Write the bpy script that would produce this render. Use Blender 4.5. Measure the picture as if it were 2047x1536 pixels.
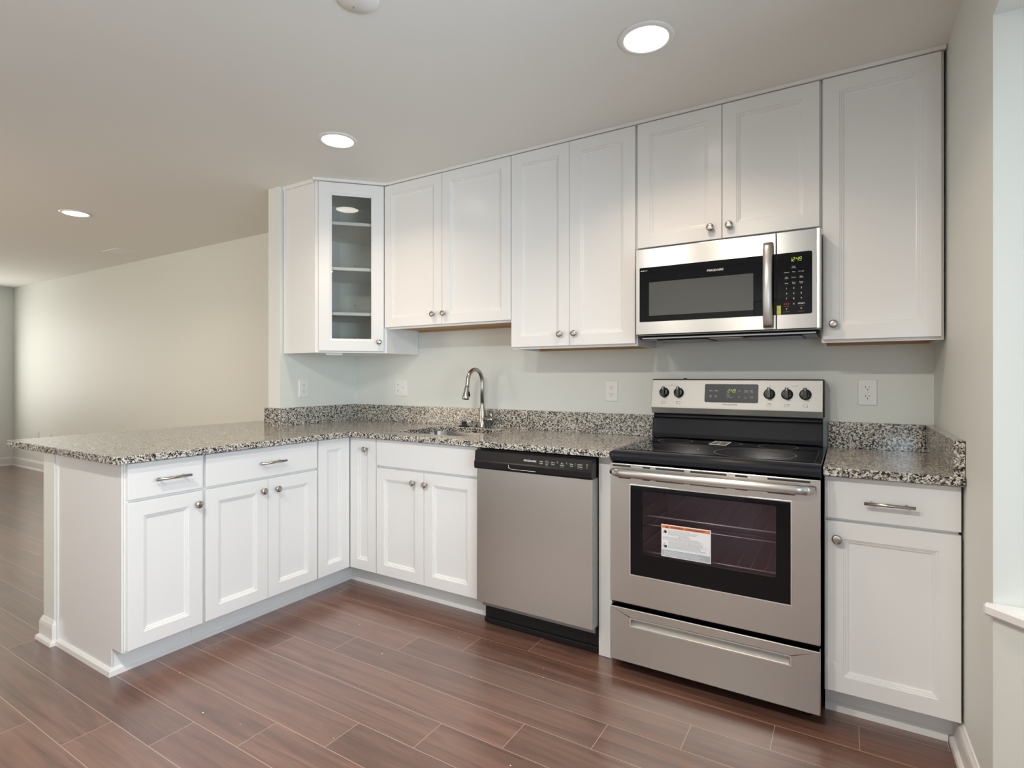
import bpy, bmesh, math, random
from mathutils import Vector, Matrix
from mathutils.geometry import tessellate_polygon

random.seed(4)
SC = bpy.context.scene
COL = SC.collection
for _o in list(bpy.data.objects):
    bpy.data.objects.remove(_o)

# ------------------------------------------------------------------ camera
PX_F, PX_CX, PX_CY = 1097.85, 1025.18, 752.47        # focal length and principal point, in pixels of the 2047x1536 frame
cam_d = bpy.data.cameras.new('camera')
cam = bpy.data.objects.new('camera', cam_d)
COL.objects.link(cam)
cam_d.sensor_fit = 'HORIZONTAL'
cam_d.sensor_width = 36.0
cam_d.lens = PX_F / 2047 * 36
cam_d.shift_x = (1023.5 - PX_CX) / 2047
cam_d.shift_y = (PX_CY - 768) / 2047
cam_d.clip_start = 0.05
cam.location = (3.1047, -2.8749, 1.2279)
cam.rotation_euler = (math.radians(90), 0, math.radians(31.2713))
SC.camera = cam

# ------------------------------------------------------------------ world, colour management
w = bpy.data.worlds.new('world')
SC.world = w
w.use_nodes = True
w.node_tree.nodes['Background'].inputs['Color'].default_value = (0.86, 0.93, 1.0, 1)
w.node_tree.nodes['Background'].inputs['Strength'].default_value = 1.5
SC.view_settings.view_transform = 'Standard'
SC.view_settings.look = 'None'
SC.view_settings.exposure = -0.24
SC.view_settings.gamma = 1.0
SC.view_settings.use_curve_mapping = False
SC.cycles.use_denoising = True
SC.cycles.max_bounces = 10
SC.cycles.diffuse_bounces = 6
SC.cycles.caustics_reflective = False
SC.cycles.caustics_refractive = False
SC.cycles.sample_clamp_indirect = 6

# daylight at the windows, two added fill lights, and the lamp strength used by the downlight builder
def area_light(name, loc, direction, sx, sy, power, color):
    d = bpy.data.lights.new(name, 'AREA')
    d.shape = 'RECTANGLE'
    d.size, d.size_y, d.energy, d.color = sx, sy, power, color
    o = bpy.data.objects.new(name, d)
    COL.objects.link(o)
    o.location = loc
    o.rotation_euler = Vector(direction).to_track_quat('-Z', 'Z').to_euler()
    return o
DAY = (0.80, 0.90, 1.0)
area_light('daylight_bay_window', (4.36, -2.60, 1.40), (-1, 0, 0), 1.7, 1.45, 98, (0.71, 0.87, 1.0))
area_light('daylight_bay_side_window', (4.03, -1.32, 1.40), (-1, -1, 0), 0.75, 1.45, 18, (0.74, 0.88, 1.0))
area_light('daylight_living_window', (-6.82, -1.05, 1.45), (1, 0, 0), 1.2, 1.5, 52, (1.0, 0.93, 0.82))
area_light('fill_light_dining', (-2.30, -4.42, 1.35), (0, 1, 0), 1.6, 1.9, 74, (1.0, 0.78, 0.56))  # warm fill light added behind the camera, set in an unseen window
area_light('fill_light_kitchen', (0.00, -4.42, 1.45), (0, 1, 0), 1.8, 1.6, 14, (1.0, 0.86, 0.72))  # added fill for the faces turned to the camera, in an unseen window
area_light('daylight_door_glass', (3.70, -4.50, 1.32), (0, 1, 0), 0.42, 1.15, 30, (0.80, 0.90, 1.0))
LAMP_COLOR = (1.0, 0.76, 0.54)

# ------------------------------------------------------------------ materials
def nodes_of(name):
    m = bpy.data.materials.new(name)
    m.use_nodes = True
    nt = m.node_tree
    b = nt.nodes['Principled BSDF']
    return m, nt, b

def N(nt, kind, **kw):
    n = nt.nodes.new(kind)
    for k, v in kw.items():
        setattr(n, k, v)
    return n

def mat(name, color, rough=0.5, metal=0.0, spec=0.5, coat=0.0, emit=None, estr=0.0):
    m, nt, b = nodes_of(name)
    b.inputs['Base Color'].default_value = (*color, 1)
    b.inputs['Roughness'].default_value = rough
    b.inputs['Metallic'].default_value = metal
    b.inputs['Specular IOR Level'].default_value = spec
    b.inputs['Coat Weight'].default_value = coat
    if emit:
        b.inputs['Emission Color'].default_value = (*emit, 1)
        b.inputs['Emission Strength'].default_value = estr
    return m

def bumpy(name, color, rough, scale, strength, dist=0.002, spec=0.5):
    """painted surface with a faint roller texture"""
    m = mat(name, color, rough, spec=spec)
    nt = m.node_tree
    b = nt.nodes['Principled BSDF']
    tc = N(nt, 'ShaderNodeTexCoord')
    no = N(nt, 'ShaderNodeTexNoise')
    no.inputs['Scale'].default_value = scale
    no.inputs['Detail'].default_value = 3
    bp = N(nt, 'ShaderNodeBump')
    bp.inputs['Strength'].default_value = strength
    bp.inputs['Distance'].default_value = dist
    nt.links.new(tc.outputs['Object'], no.inputs['Vector'])
    nt.links.new(no.outputs['Fac'], bp.inputs['Height'])
    nt.links.new(bp.outputs['Normal'], b.inputs['Normal'])
    return m

def steel(name, color, rough, tangent, aniso=0.75):
    """tangent: the way the brushing runs; highlights stretch across it"""
    m, nt, b = nodes_of(name)
    b.inputs['Metallic'].default_value = 1.0
    b.inputs['Anisotropic'].default_value = aniso
    tv = N(nt, 'ShaderNodeCombineXYZ')
    for i in range(3):
        tv.inputs[i].default_value = 1.0 - tangent[i] if i != 1 else 0.0
    nt.links.new(tv.outputs[0], b.inputs['Tangent'])
    tc = N(nt, 'ShaderNodeTexCoord')
    mp = N(nt, 'ShaderNodeMapping')
    mp.inputs['Scale'].default_value = [3.0 if abs(t) > .5 else 420.0 for t in tangent]
    no = N(nt, 'ShaderNodeTexNoise')
    no.inputs['Scale'].default_value = 1.0
    no.inputs['Detail'].default_value = 2
    nt.links.new(tc.outputs['Object'], mp.inputs['Vector'])
    nt.links.new(mp.outputs['Vector'], no.inputs['Vector'])
    mx = N(nt, 'ShaderNodeMixRGB')
    mx.inputs[1].default_value = (*[c * .992 for c in color], 1)
    mx.inputs[2].default_value = (*[min(1, c * 1.008) for c in color], 1)
    nt.links.new(no.outputs['Fac'], mx.inputs[0])
    nt.links.new(mx.outputs[0], b.inputs['Base Color'])
    mr = N(nt, 'ShaderNodeMapRange')
    mr.inputs['To Min'].default_value = rough - .006
    mr.inputs['To Max'].default_value = rough + .006
    nt.links.new(no.outputs['Fac'], mr.inputs['Value'])
    nt.links.new(mr.outputs[0], b.inputs['Roughness'])
    return m

def thin_glass(name, tint, rough=0.02, ior=1.5, extra=0.0):
    """a pane: lets light straight through, reflects by Fresnel"""
    m, nt, b = nodes_of(name)
    nt.nodes.remove(b)
    tr = N(nt, 'ShaderNodeBsdfTransparent')
    tr.inputs['Color'].default_value = (*tint, 1)
    gl = N(nt, 'ShaderNodeBsdfGlossy')
    gl.inputs['Roughness'].default_value = rough
    fr = N(nt, 'ShaderNodeFresnel')
    fr.inputs['IOR'].default_value = ior
    ad = N(nt, 'ShaderNodeMath', operation='ADD')
    ad.inputs[1].default_value = extra
    mx = N(nt, 'ShaderNodeMixShader')
    nt.links.new(fr.outputs[0], ad.inputs[0])
    nt.links.new(ad.outputs[0], mx.inputs[0])
    nt.links.new(tr.outputs[0], mx.inputs[1])
    nt.links.new(gl.outputs[0], mx.inputs[2])
    nt.links.new(mx.outputs[0], nt.nodes['Material Output'].inputs['Surface'])
    return m

def granite(name):
    m, nt, b = nodes_of(name)
    L = nt.links.new
    tc = N(nt, 'ShaderNodeTexCoord')
    no = N(nt, 'ShaderNodeTexNoise')
    no.inputs['Scale'].default_value = 70
    no.inputs['Detail'].default_value = 2
    add = N(nt, 'ShaderNodeVectorMath', operation='MULTIPLY_ADD')
    L(tc.outputs['Object'], no.inputs['Vector'])
    L(no.outputs['Color'], add.inputs[0])
    add.inputs[1].default_value = (.012, .012, .012)
    L(tc.outputs['Object'], add.inputs[2])
    vo = N(nt, 'ShaderNodeTexVoronoi')
    vo.inputs['Scale'].default_value = 215
    L(add.outputs[0], vo.inputs['Vector'])
    sep = N(nt, 'ShaderNodeSeparateColor')
    L(vo.outputs['Color'], sep.inputs[0])
    rp = N(nt, 'ShaderNodeValToRGB')
    rp.color_ramp.interpolation = 'CONSTANT'
    el = rp.color_ramp.elements
    el[0].position, el[0].color = 0.0, (.010, .010, .012, 1)
    el[1].position, el[1].color = 0.15, (.080, .078, .072, 1)
    for p, c in ((.30, (.25, .23, .20)), (.46, (.44, .405, .35)), (.68, (.62, .58, .51)), (.88, (.74, .72, .67))):
        e = el.new(p)
        e.color = (*c, 1)
    L(sep.outputs[0], rp.inputs[0])
    vb = N(nt, 'ShaderNodeTexVoronoi')
    vb.inputs['Scale'].default_value = 125
    L(add.outputs[0], vb.inputs['Vector'])
    sb = N(nt, 'ShaderNodeSeparateColor')
    L(vb.outputs['Color'], sb.inputs[0])
    gt = N(nt, 'ShaderNodeMath', operation='GREATER_THAN')
    gt.inputs[1].default_value = .90
    L(sb.outputs[1], gt.inputs[0])
    mx = N(nt, 'ShaderNodeMixRGB')
    mx.inputs[2].default_value = (.018, .018, .02, 1)
    L(gt.outputs[0], mx.inputs[0])
    L(rp.outputs[0], mx.inputs[1])
    L(mx.outputs[0], b.inputs['Base Color'])
    b.inputs['Roughness'].default_value = .13
    b.inputs['Specular IOR Level'].default_value = .55
    return m

def plank_floor(name):
    m, nt, b = nodes_of(name)
    L = nt.links.new
    def M(op, a, c=None):
        n = N(nt, 'ShaderNodeMath', operation=op)
        for i, v in enumerate((a, c)):
            if v is None:
                continue
            if isinstance(v, (int, float)):
                n.inputs[i].default_value = v
            else:
                L(v, n.inputs[i])
        return n.outputs[0]
    tc = N(nt, 'ShaderNodeTexCoord')
    s = N(nt, 'ShaderNodeSeparateXYZ')
    L(tc.outputs['Object'], s.inputs[0])
    X, Y = s.outputs[0], s.outputs[1]
    v = M('DIVIDE', M('SUBTRACT', -0.596, Y), 0.150)
    row = M('FLOOR', v)
    fv = M('SUBTRACT', v, row)
    u = M('DIVIDE', M('ADD', M('SUBTRACT', X, 1.89), M('MULTIPLY', row, 0.252)), 1.252)
    pid = M('FLOOR', u)
    fu = M('SUBTRACT', u, pid)
    dv = M('MULTIPLY', M('MINIMUM', fv, M('SUBTRACT', 1.0, fv)), 0.150)
    du = M('MULTIPLY', M('MINIMUM', fu, M('SUBTRACT', 1.0, fu)), 1.252)
    line = M('LESS_THAN', M('MINIMUM', dv, du), 0.0011)
    cid = N(nt, 'ShaderNodeCombineXYZ')
    L(pid, cid.inputs[0])
    L(row, cid.inputs[1])
    wn = N(nt, 'ShaderNodeTexWhiteNoise')
    L(cid.outputs[0], wn.inputs['Vector'])
    gv = N(nt, 'ShaderNodeCombineXYZ')
    L(M('MULTIPLY', X, 1.6), gv.inputs[0])
    L(M('MULTIPLY', Y, 26.0), gv.inputs[1])
    L(M('MULTIPLY', wn.outputs['Value'], 37.0), gv.inputs[2])
    no = N(nt, 'ShaderNodeTexNoise')
    no.inputs['Scale'].default_value = 1.0
    no.inputs['Detail'].default_value = 6
    no.inputs['Roughness'].default_value = .62
    no.inputs['Distortion'].default_value = .9
    L(gv.outputs[0], no.inputs['Vector'])
    rp = N(nt, 'ShaderNodeValToRGB')
    el = rp.color_ramp.elements
    el[0].position, el[0].color = .25, (.078, .036, .025, 1)
    el[1].position, el[1].color = .80, (.245, .130, .092, 1)
    e = el.new(.52)
    e.color = (.160, .080, .056, 1)
    L(no.outputs['Fac'], rp.inputs[0])
    hs = N(nt, 'ShaderNodeHueSaturation')
    L(rp.outputs[0], hs.inputs['Color'])
    L(M('ADD', 0.84, M('MULTIPLY', wn.outputs['Value'], .34)), hs.inputs['Value'])
    mx = N(nt, 'ShaderNodeMixRGB')
    L(line, mx.inputs[0])
    L(hs.outputs[0], mx.inputs[1])
    mx.inputs[2].default_value = (.44, .31, .24, 1)
    L(mx.outputs[0], b.inputs['Base Color'])
    mr = N(nt, 'ShaderNodeMapRange')
    mr.inputs['To Min'].default_value = .24
    mr.inputs['To Max'].default_value = .36
    L(no.outputs['Fac'], mr.inputs['Value'])
    L(mr.outputs[0], b.inputs['Roughness'])
    b.inputs['Specular IOR Level'].default_value = 1.0
    b.inputs['Coat Weight'].default_value = .6
    b.inputs['Coat Roughness'].default_value = .22
    b.inputs['Coat IOR'].default_value = 1.6
    bp = N(nt, 'ShaderNodeBump')
    bp.inputs['Strength'].default_value = .12
    bp.inputs['Distance'].default_value = .001
    L(no.outputs['Fac'], bp.inputs['Height'])
    L(bp.outputs[0], b.inputs['Normal'])
    return m

def wood(name, c0, c1):
    m, nt, b = nodes_of(name)
    tc = N(nt, 'ShaderNodeTexCoord')
    mp = N(nt, 'ShaderNodeMapping')
    mp.inputs['Scale'].default_value = (3, 40, 40)
    no = N(nt, 'ShaderNodeTexNoise')
    no.inputs['Detail'].default_value = 4
    mx = N(nt, 'ShaderNodeMixRGB')
    mx.inputs[1].default_value = (*c0, 1)
    mx.inputs[2].default_value = (*c1, 1)
    nt.links.new(tc.outputs['Object'], mp.inputs[0])
    nt.links.new(mp.outputs[0], no.inputs['Vector'])
    nt.links.new(no.outputs['Fac'], mx.inputs[0])
    nt.links.new(mx.outputs[0], b.inputs['Base Color'])
    b.inputs['Roughness'].default_value = .5
    return m

M_WALL = bumpy('wall_paint', (.745, .765, .725), .55, 260, .06)
M_CEIL = bumpy('ceiling_paint', (.83, .83, .79), .8, 200, .05)
M_TRIM = mat('trim_paint', (.80, .79, .77), .35)
M_CAB = mat('cabinet_paint', (.80, .80, .79), .25, spec=.45)
M_CABSH = mat('shelf_paint', (.86, .84, .78), .4)
M_GRAN = granite('granite')
M_FLOOR = plank_floor('plank_floor')
M_WOOD = wood('raw_wood', (.42, .24, .10), (.55, .33, .15))
M_STEEL = steel('brushed_steel', (.56, .55, .53), .27, (1, 0, 0), .72)
M_STEELV = steel('brushed_steel_upright', (.56, .54, .51), .34, (0, 0, 1), .5)
M_SATIN = mat('satin_steel', (.50, .485, .455), .45, .55)
M_STEELD = mat('grey_steel', (.28, .29, .30), .35, .9)
M_BRIGHT = mat('bright_steel', (.78, .77, .75), .32, 1.0)
M_EDGE_SHEEN = mat('door_edge_reflection', (.42, .42, .40), .35, .3)  # lighter grey stands in for the reflection on the steel door's side
M_NICKEL = mat('brushed_nickel', (.44, .41, .375), .27, 1.0)
M_BLACKG = mat('black_glass', (.004, .004, .006), .03, spec=.28)
M_BLACK = mat('black_plastic', (.008, .008, .009), .3, spec=.3)
M_DKBROWN = mat('dark_console', (.016, .013, .011), .24, spec=.22)
M_ENAMEL = mat('black_enamel', (.008, .009, .014), .14, spec=.35)
M_GREYP = mat('display_grey', (.045, .052, .06), .3, spec=.2)
M_OVEN = mat('oven_liner', (.62, .51, .53), .45, .0)
M_RACK = mat('rack_chrome', (.85, .82, .78), .3, .5)
M_OGLASS = thin_glass('oven_glass', (.86, .82, .85), .02, 1.35, .0)
M_PANE = thin_glass('cabinet_glass', (.97, .98, .97), .01, 1.5, .0)
M_WPANE = thin_glass('window_glass', (.97, .99, 1.0), .01, 1.45, .0)
M_MWIN = mat('mesh_window', (.075, .078, .075), .08, spec=.8)
M_WHITEP = mat('white_plastic', (.82, .81, .79), .3)
M_SLOT = mat('dark_slot', (.02, .02, .02), .6)
M_PAPER = mat('white_paper', (.82, .83, .84), .5)
M_GREYPAPER = mat('grey_paper', (.42, .46, .49), .5)
M_ORANGE = mat('orange_print', (.78, .20, .05), .5)
M_INK = mat('black_ink', (.03, .03, .032), .5)
M_INKG = mat('grey_ink', (.33, .33, .34), .5)
M_WINK = mat('white_print', (.80, .80, .78), .5)
M_WINKD = mat('dim_white_print', (.30, .30, .30), .5)
M_RED = mat('red_print', (.60, .03, .03), .5)
M_YEL = mat('yellow_sticker', (.75, .70, .04), .5)
M_LED = mat('led_digits', (.1, .15, .0), .5, emit=(.62, .85, .08), estr=1.0)
M_LENS = mat('lamp_lens', (.9, .9, .9), .5, emit=(1.0, .93, .82), estr=12.0)
M_LEAD = mat('lead_came', (.03, .03, .03), .4, .5)
M_FROST = thin_glass('door_glass', (.85, .92, .97), .05, 1.45, .0)
M_RUBBER = mat('black_rubber', (.012, .012, .012), .55)
M_DOORP = mat('door_paint', (.72, .71, .69), .4)

# ------------------------------------------------------------------ mesh builder
class Frame:
    """local axes on a face: u to the viewer's right, w out of the face, z up"""
    def __init__(s, o, u, w):
        s.o, s.u, s.w = Vector(o), Vector(u).normalized(), Vector(w).normalized()
        s.v = Vector((0, 0, 1))
    def __call__(s, p):
        return s.o + s.u * p[0] + s.w * p[1] + s.v * p[2]

class TFrame(Frame):
    """as Frame but leaning: v is the face's own up"""
    def __init__(s, o, u, w, v):
        super().__init__(o, u, w)
        s.v = Vector(v).normalized()

class MB:
    def __init__(s):
        s.V, s.F, s.MI, s.mats, s.S = [], [], [], [], []
    def mi(s, m):
        if m not in s.mats:
            s.mats.append(m)
        return s.mats.index(m)
    def add(s, verts, faces, m, fr=None, smooth=False):
        k = len(s.V)
        s.V += [Vector(fr(v)) if fr else Vector(v) for v in verts]
        i = s.mi(m)
        for f in faces:
            s.F.append([k + q for q in f])
            s.MI.append(i)
            s.S.append(smooth)
        return s
    def box(s, x0, x1, y0, y1, z0, z1, m, fr=None):
        x0, x1 = min(x0, x1), max(x0, x1)
        y0, y1 = min(y0, y1), max(y0, y1)
        z0, z1 = min(z0, z1), max(z0, z1)
        v = [(x, y, z) for z in (z0, z1) for y in (y0, y1) for x in (x0, x1)]
        f = [(0, 2, 3, 1), (4, 5, 7, 6), (0, 1, 5, 4), (2, 6, 7, 3), (0, 4, 6, 2), (1, 3, 7, 5)]
        return s.add(v, f, m, fr)
    def prism(s, poly, z0, z1, m, fr=None, hole=None, axis=2):
        """polygon (2D) extruded; axis 2: along z, 0: along x (poly = y,z), 1: along y (poly = x,z)"""
        def P(p, h):
            return (p[0], p[1], h) if axis == 2 else ((h, p[0], p[1]) if axis == 0 else (p[0], h, p[1]))
        loops = [poly] + ([hole] if hole else [])
        flat = [p for l in loops for p in l]
        n = len(flat)
        tri = tessellate_polygon([[Vector((p[0], p[1], 0)) for p in l] for l in loops])
        v = [P(p, z0) for p in flat] + [P(p, z1) for p in flat]
        if hole:
            f = [tuple(t) for t in tri] + [tuple(n + i for i in t) for t in tri]
        else:
            f = [tuple(range(n)), tuple(range(n, 2 * n))]
        b = 0
        for l in loops:
            k = len(l)
            f += [(b + i, b + (i + 1) % k, n + b + (i + 1) % k, n + b + i) for i in range(k)]
            b += k
        return s.add(v, f, m, fr)
    def lathe(s, prof, m, c=(0, 0, 0), axis='z', seg=24, fr=None, smooth=True):
        """profile of (radius, height) turned about an axis through c"""
        v, f = [], []
        for r, h in prof:
            for i in range(seg):
                a = 2 * math.pi * i / seg
                p, q = r * math.cos(a), r * math.sin(a)
                if axis == 'z':
                    v.append((c[0] + p, c[1] + q, c[2] + h))
                elif axis == 'y':
                    v.append((c[0] + p, c[1] + h, c[2] + q))
                else:
                    v.append((c[0] + h, c[1] + p, c[2] + q))
        n = len(prof)
        for j in range(n - 1):
            for i in range(seg):
                i2 = (i + 1) % seg
                f.append((j * seg + i, j * seg + i2, (j + 1) * seg + i2, (j + 1) * seg + i))
        f.append(tuple(range(seg)))
        f.append(tuple((n - 1) * seg + i for i in range(seg)))
        return s.add(v, f, m, fr, smooth)
    def tube(s, path, rad, m, seg=14, fr=None, smooth=True):
        P = [Vector(p) for p in path]
        R = rad if isinstance(rad, (list, tuple)) else [rad] * len(P)
        v, f = [], []
        up = None
        for i, p in enumerate(P):
            t = (P[min(i + 1, len(P) - 1)] - P[max(i - 1, 0)]).normalized()
            if up is None:
                up = t.orthogonal().normalized()
            up = (up - t * up.dot(t)).normalized()
            sd = t.cross(up)
            for k in range(seg):
                a = 2 * math.pi * k / seg
                v.append(p + (up * math.cos(a) + sd * math.sin(a)) * R[i])
        for j in range(len(P) - 1):
            for k in range(seg):
                k2 = (k + 1) % seg
                f.append((j * seg + k, j * seg + k2, (j + 1) * seg + k2, (j + 1) * seg + k))
        f.append(tuple(range(seg)))
        f.append(tuple((len(P) - 1) * seg + k for k in range(seg)))
        return s.add(v, f, m, fr, smooth)
    def loops(s, rings, m, fr=None, cap=True, close=True):
        """rings of equal length joined one to the next"""
        n = len(rings[0])
        v = [p for r in rings for p in r]
        f = []
        for j in range(len(rings) - 1):
            for i in range(n):
                i2 = (i + 1) % n
                f.append((j * n + i, j * n + i2, (j + 1) * n + i2, (j + 1) * n + i))
        if cap:
            f.append(tuple((len(rings) - 1) * n + i for i in range(n)))
        if close:
            f.append(tuple(range(n)))
        return s.add(v, f, m, fr)
    def build(s, name, parent=None, bevel=0.0, kind=None, label=None, cat=None, group=None, seg=2):
        me = bpy.data.meshes.new(name)
        base = Vector((0, 0, 0))
        p = parent
        while p is not None:
            base += p.location
            p = p.parent
        o = bpy.data.objects.new(name, me)
        me.from_pydata([v - base for v in s.V], [], s.F)
        for m in s.mats:
            me.materials.append(m)
        for i, p in enumerate(me.polygons):
            p.material_index = s.MI[i]
        bm = bmesh.new()
        bm.from_mesh(me)
        bmesh.ops.recalc_face_normals(bm, faces=bm.faces)
        for f in bm.faces:
            f.smooth = s.S[f.index]
        bm.to_mesh(me)
        bm.free()
        COL.objects.link(o)
        if parent is not None:
            o.parent = parent
        if bevel:
            b = o.modifiers.new('bevel', 'BEVEL')
            b.width, b.segments, b.limit_method, b.angle_limit = bevel, seg, 'ANGLE', math.radians(40)
            b.harden_normals = False
        tag(o, label, cat, group, kind)
        return o

def tag(o, label=None, cat=None, group=None, kind=None):
    for k, v in (('label', label), ('category', cat), ('group', group), ('kind', kind)):
        if v:
            o[k] = v
    return o

def thing(name, label, cat, loc, group=None):
    o = bpy.data.objects.new(name, None)
    o.empty_display_size = .05
    COL.objects.link(o)
    o.location = loc
    return tag(o, label, cat, group)

def copy_tree(o, delta, label=None, parent=None):
    c = o.copy()
    COL.objects.link(c)
    if parent is not None:
        c.parent = parent
    else:
        c.location = o.location + Vector(delta)
        if label:
            c['label'] = label
    for ch in list(o.children):
        copy_tree(ch, delta, None, c)
    return c

def S(mb, name):
    return mb.build(name, kind='structure')

def rrect(x0, x1, z0, z1, r, n=6):
    pts = []
    for cx, cz, a0 in ((x1 - r, z1 - r, 0), (x0 + r, z1 - r, 90), (x0 + r, z0 + r, 180), (x1 - r, z0 + r, 270)):
        for i in range(n + 1):
            a = math.radians(a0 + 90 * i / n)
            pts.append((cx + r * math.cos(a), cz + r * math.sin(a)))
    return pts

# ------------------------------------------------------------------ lettering
_glyphs = {}
def glyph_mesh(txt):
    if txt not in _glyphs:
        cu = bpy.data.curves.new('t', 'FONT')
        cu.body = txt
        cu.resolution_u = 3
        ob = bpy.data.objects.new('t', cu)
        COL.objects.link(ob)
        bpy.context.view_layer.update()
        ev = ob.evaluated_get(bpy.context.evaluated_depsgraph_get())
        me = ev.to_mesh()
        V = [(v.co.x, v.co.y) for v in me.vertices]
        F = [tuple(p.vertices) for p in me.polygons]
        ev.to_mesh_clear()
        bpy.data.objects.remove(ob)
        bpy.data.curves.remove(cu)
        _glyphs[txt] = (V, F)
    return _glyphs[txt]

def text(mb, txt, fr, u, z, h, m, width=None, align='c', w=.0006, bold=0.0):
    """flat lettering: cap height h, centred on u (or left), baseline at z; width forces the line's length"""
    V, F = glyph_mesh(txt)
    if not V:
        return
    x0, x1 = min(v[0] for v in V), max(v[0] for v in V)
    sy = h / .70
    sx = width / (x1 - x0) if width else sy
    off = u - (sx * (x0 + x1) / 2 if align == 'c' else sx * x0)
    mb.add([(off + sx * a, w, z + sy * b) for a, b in V], F, m, fr)
    if bold:
        mb.add([(off + sx * a + bold, w + .00003, z + sy * b) for a, b in V], F, m, fr)

SEG = {'0': 'abcdef', '1': 'bc', '2': 'abged', '4': 'fgbc', '9': 'abcdfg', '8': 'abcdefg'}
def digits(mb, txt, fr, u, z, h, m, w=.0006):
    """slanted seven-segment figures, starting at u"""
    x = u
    t, wd = h * .085, h * .52
    sl = .16
    def bar(a0, a1, b0, b1):
        mb.add([(x + p + sl * q, w, z + q) for p, q in ((a0, b0), (a1, b0), (a1, b1), (a0, b1))], [(0, 1, 2, 3)], m, fr)
    for ch in txt:
        if ch == ':':
            bar(0, t, h * .25, h * .25 + t)
            bar(0, t, h * .68, h * .68 + t)
            x += t * 2.6
            continue
        for sg in SEG[ch]:
            if sg == 'a': bar(t, wd - t, h - t, h)
            if sg == 'g': bar(t, wd - t, h / 2 - t / 2, h / 2 + t / 2)
            if sg == 'd': bar(t, wd - t, 0, t)
            if sg == 'f': bar(0, t, h / 2 + t * .4, h - t * .4)
            if sg == 'b': bar(wd - t, wd, h / 2 + t * .4, h - t * .4)
            if sg == 'e': bar(0, t, t * .4, h / 2 - t * .4)
            if sg == 'c': bar(wd - t, wd, t * .4, h / 2 - t * .4)
        x += wd + t * 1.7

# ------------------------------------------------------------------ the room
CEIL = 2.447
XL, YF, XB = -6.75, -4.35, 4.30            # far left wall, wall behind the camera, bay front
YC = -1.0                                  # the outside corner of the right wall
SILL, HEAD = 0.637, 2.17
def xw(y):
    return 3.417 - .0148 * y               # face of the right wall, a hair out of square

S(MB().box(XL - .1, XB + .1, YF - .1, .13, -.06, 0, M_FLOOR), 'floor')
S(MB().box(XL - .1, XB + .1, YF - .1, .13, CEIL, CEIL + .06, M_CEIL), 'ceiling')
S(MB().box(-.10, 3.56, 0, .13, 0, CEIL, M_WALL), 'wall_back')
S(MB().box(XL - .1, -.10, .03, .13, 0, CEIL, M_WALL), 'wall_living')
S(MB().box(XL - .1, XL, YF, -1.65, 0, CEIL, M_WALL).box(XL - .1, XL, -.45, .03, 0, CEIL, M_WALL).box(XL - .1, XL, -1.65, -.45, 0, .7, M_WALL).box(XL - .1, XL, -1.65, -.45, 2.2, CEIL, M_WALL), 'wall_left')
S(MB().box(-.118, 0, -.640, .02, .88, CEIL, M_WALL), 'wall_stub')
S(MB().box(-.118, 0, -1.814, .02, 0, .878, M_WALL), 'wall_pony')

def wall_with_openings(name, x0, x1, y0, y1, ops):
    """wall along x with openings (a, b, z0, z1)"""
    mb = MB()
    xs = x0
    for a, b, za, zb in ops:
        mb.box(xs, a, y0, y1, 0, CEIL, M_WALL)
        if za > 0:
            mb.box(a, b, y0, y1, 0, za, M_WALL)
        mb.box(a, b, y0, y1, zb, CEIL, M_WALL)
        xs = b
    mb.box(xs, x1, y0, y1, 0, CEIL, M_WALL)
    S(mb, name)
wall_with_openings('wall_front', XL - .1, XB + .1, YF - .1, YF,
                   [(-3.1, -1.5, .4, 2.3), (-.9, .9, .65, 2.25), (2.25, 3.10, 0, 2.04), (3.25, 4.15, 0, 2.04)])

# right wall up to its corner, the beam over the bay, the angled knee wall and its sill
S(MB().prism([(xw(0), 0), (xw(YC), YC), (xw(YC) + .19, YC), (xw(YC) + .19, 0)], 0, CEIL, M_WALL), 'wall_right')
S(MB().box(3.432, 3.58, YF, YC, HEAD, CEIL, M_WALL).box(3.58, XB + .1, YF, YC + .05, HEAD, CEIL, M_WALL), 'wall_bay_header')
KX, KY = 3.432, YC
bx, by = XB, YC - (XB - KX)
S(MB().prism([(KX, KY), (bx, by), (bx + .1, by), (bx + .1, KY), (KX + .19, KY)], 0, SILL - .03, M_WALL), 'wall_bay_angle')
S(MB().box(XB, XB + .1, YF, by, 0, SILL - .03, M_WALL).box(XB, XB + .1, YF, -3.6, SILL - .03, HEAD, M_WALL), 'wall_bay_front')
n45 = Vector((-1, -1, 0)).normalized()
sx, sy = n45.x * .028, n45.y * .028
S(MB().prism([(KX - .018, KY + .001), (KX - .024, KY - .016), (KX + sx + .01, KY + sy - .01), (bx + sx, by + sy), (bx + sx, -3.6), (bx + .1, -3.6), (bx + .1, KY - .002), (KX + .19, KY - .002)],
             SILL - .03, SILL, M_TRIM), 'trim_1')
bpy.data.objects['trim_1'].modifiers.new('bevel', 'BEVEL').width = .006

def window(name, fr, wd, z0, z1, nx, nz, t=.05):
    """sash window: frame, bars and pane; u from 0 to wd"""
    mb = MB()
    f = .05
    for a, b, c, d in ((0, f, z0, z1), (wd - f, wd, z0, z1), (f, wd - f, z0, z0 + f), (f, wd - f, z1 - f, z1)):
        mb.box(a, b, -t / 2, t / 2, c, d, M_TRIM, fr)
    for i in range(1, nx):
        mb.box(wd * i / nx - .012, wd * i / nx + .012, -.012, .012, z0 + f, z1 - f, M_TRIM, fr)
    for i in range(1, nz):
        zz = z0 + (z1 - z0) * i / nz
        mb.box(f, wd - f, -.02, .02, zz - .018, zz + .018, M_TRIM, fr)
    o = S(mb, name)
    MB().add([(f, 0, z0 + f), (wd - f, 0, z0 + f), (wd - f, 0, z1 - f), (f, 0, z1 - f)], [(0, 1, 2, 3)], M_WPANE, fr).build('pane', o)
off = .145
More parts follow.
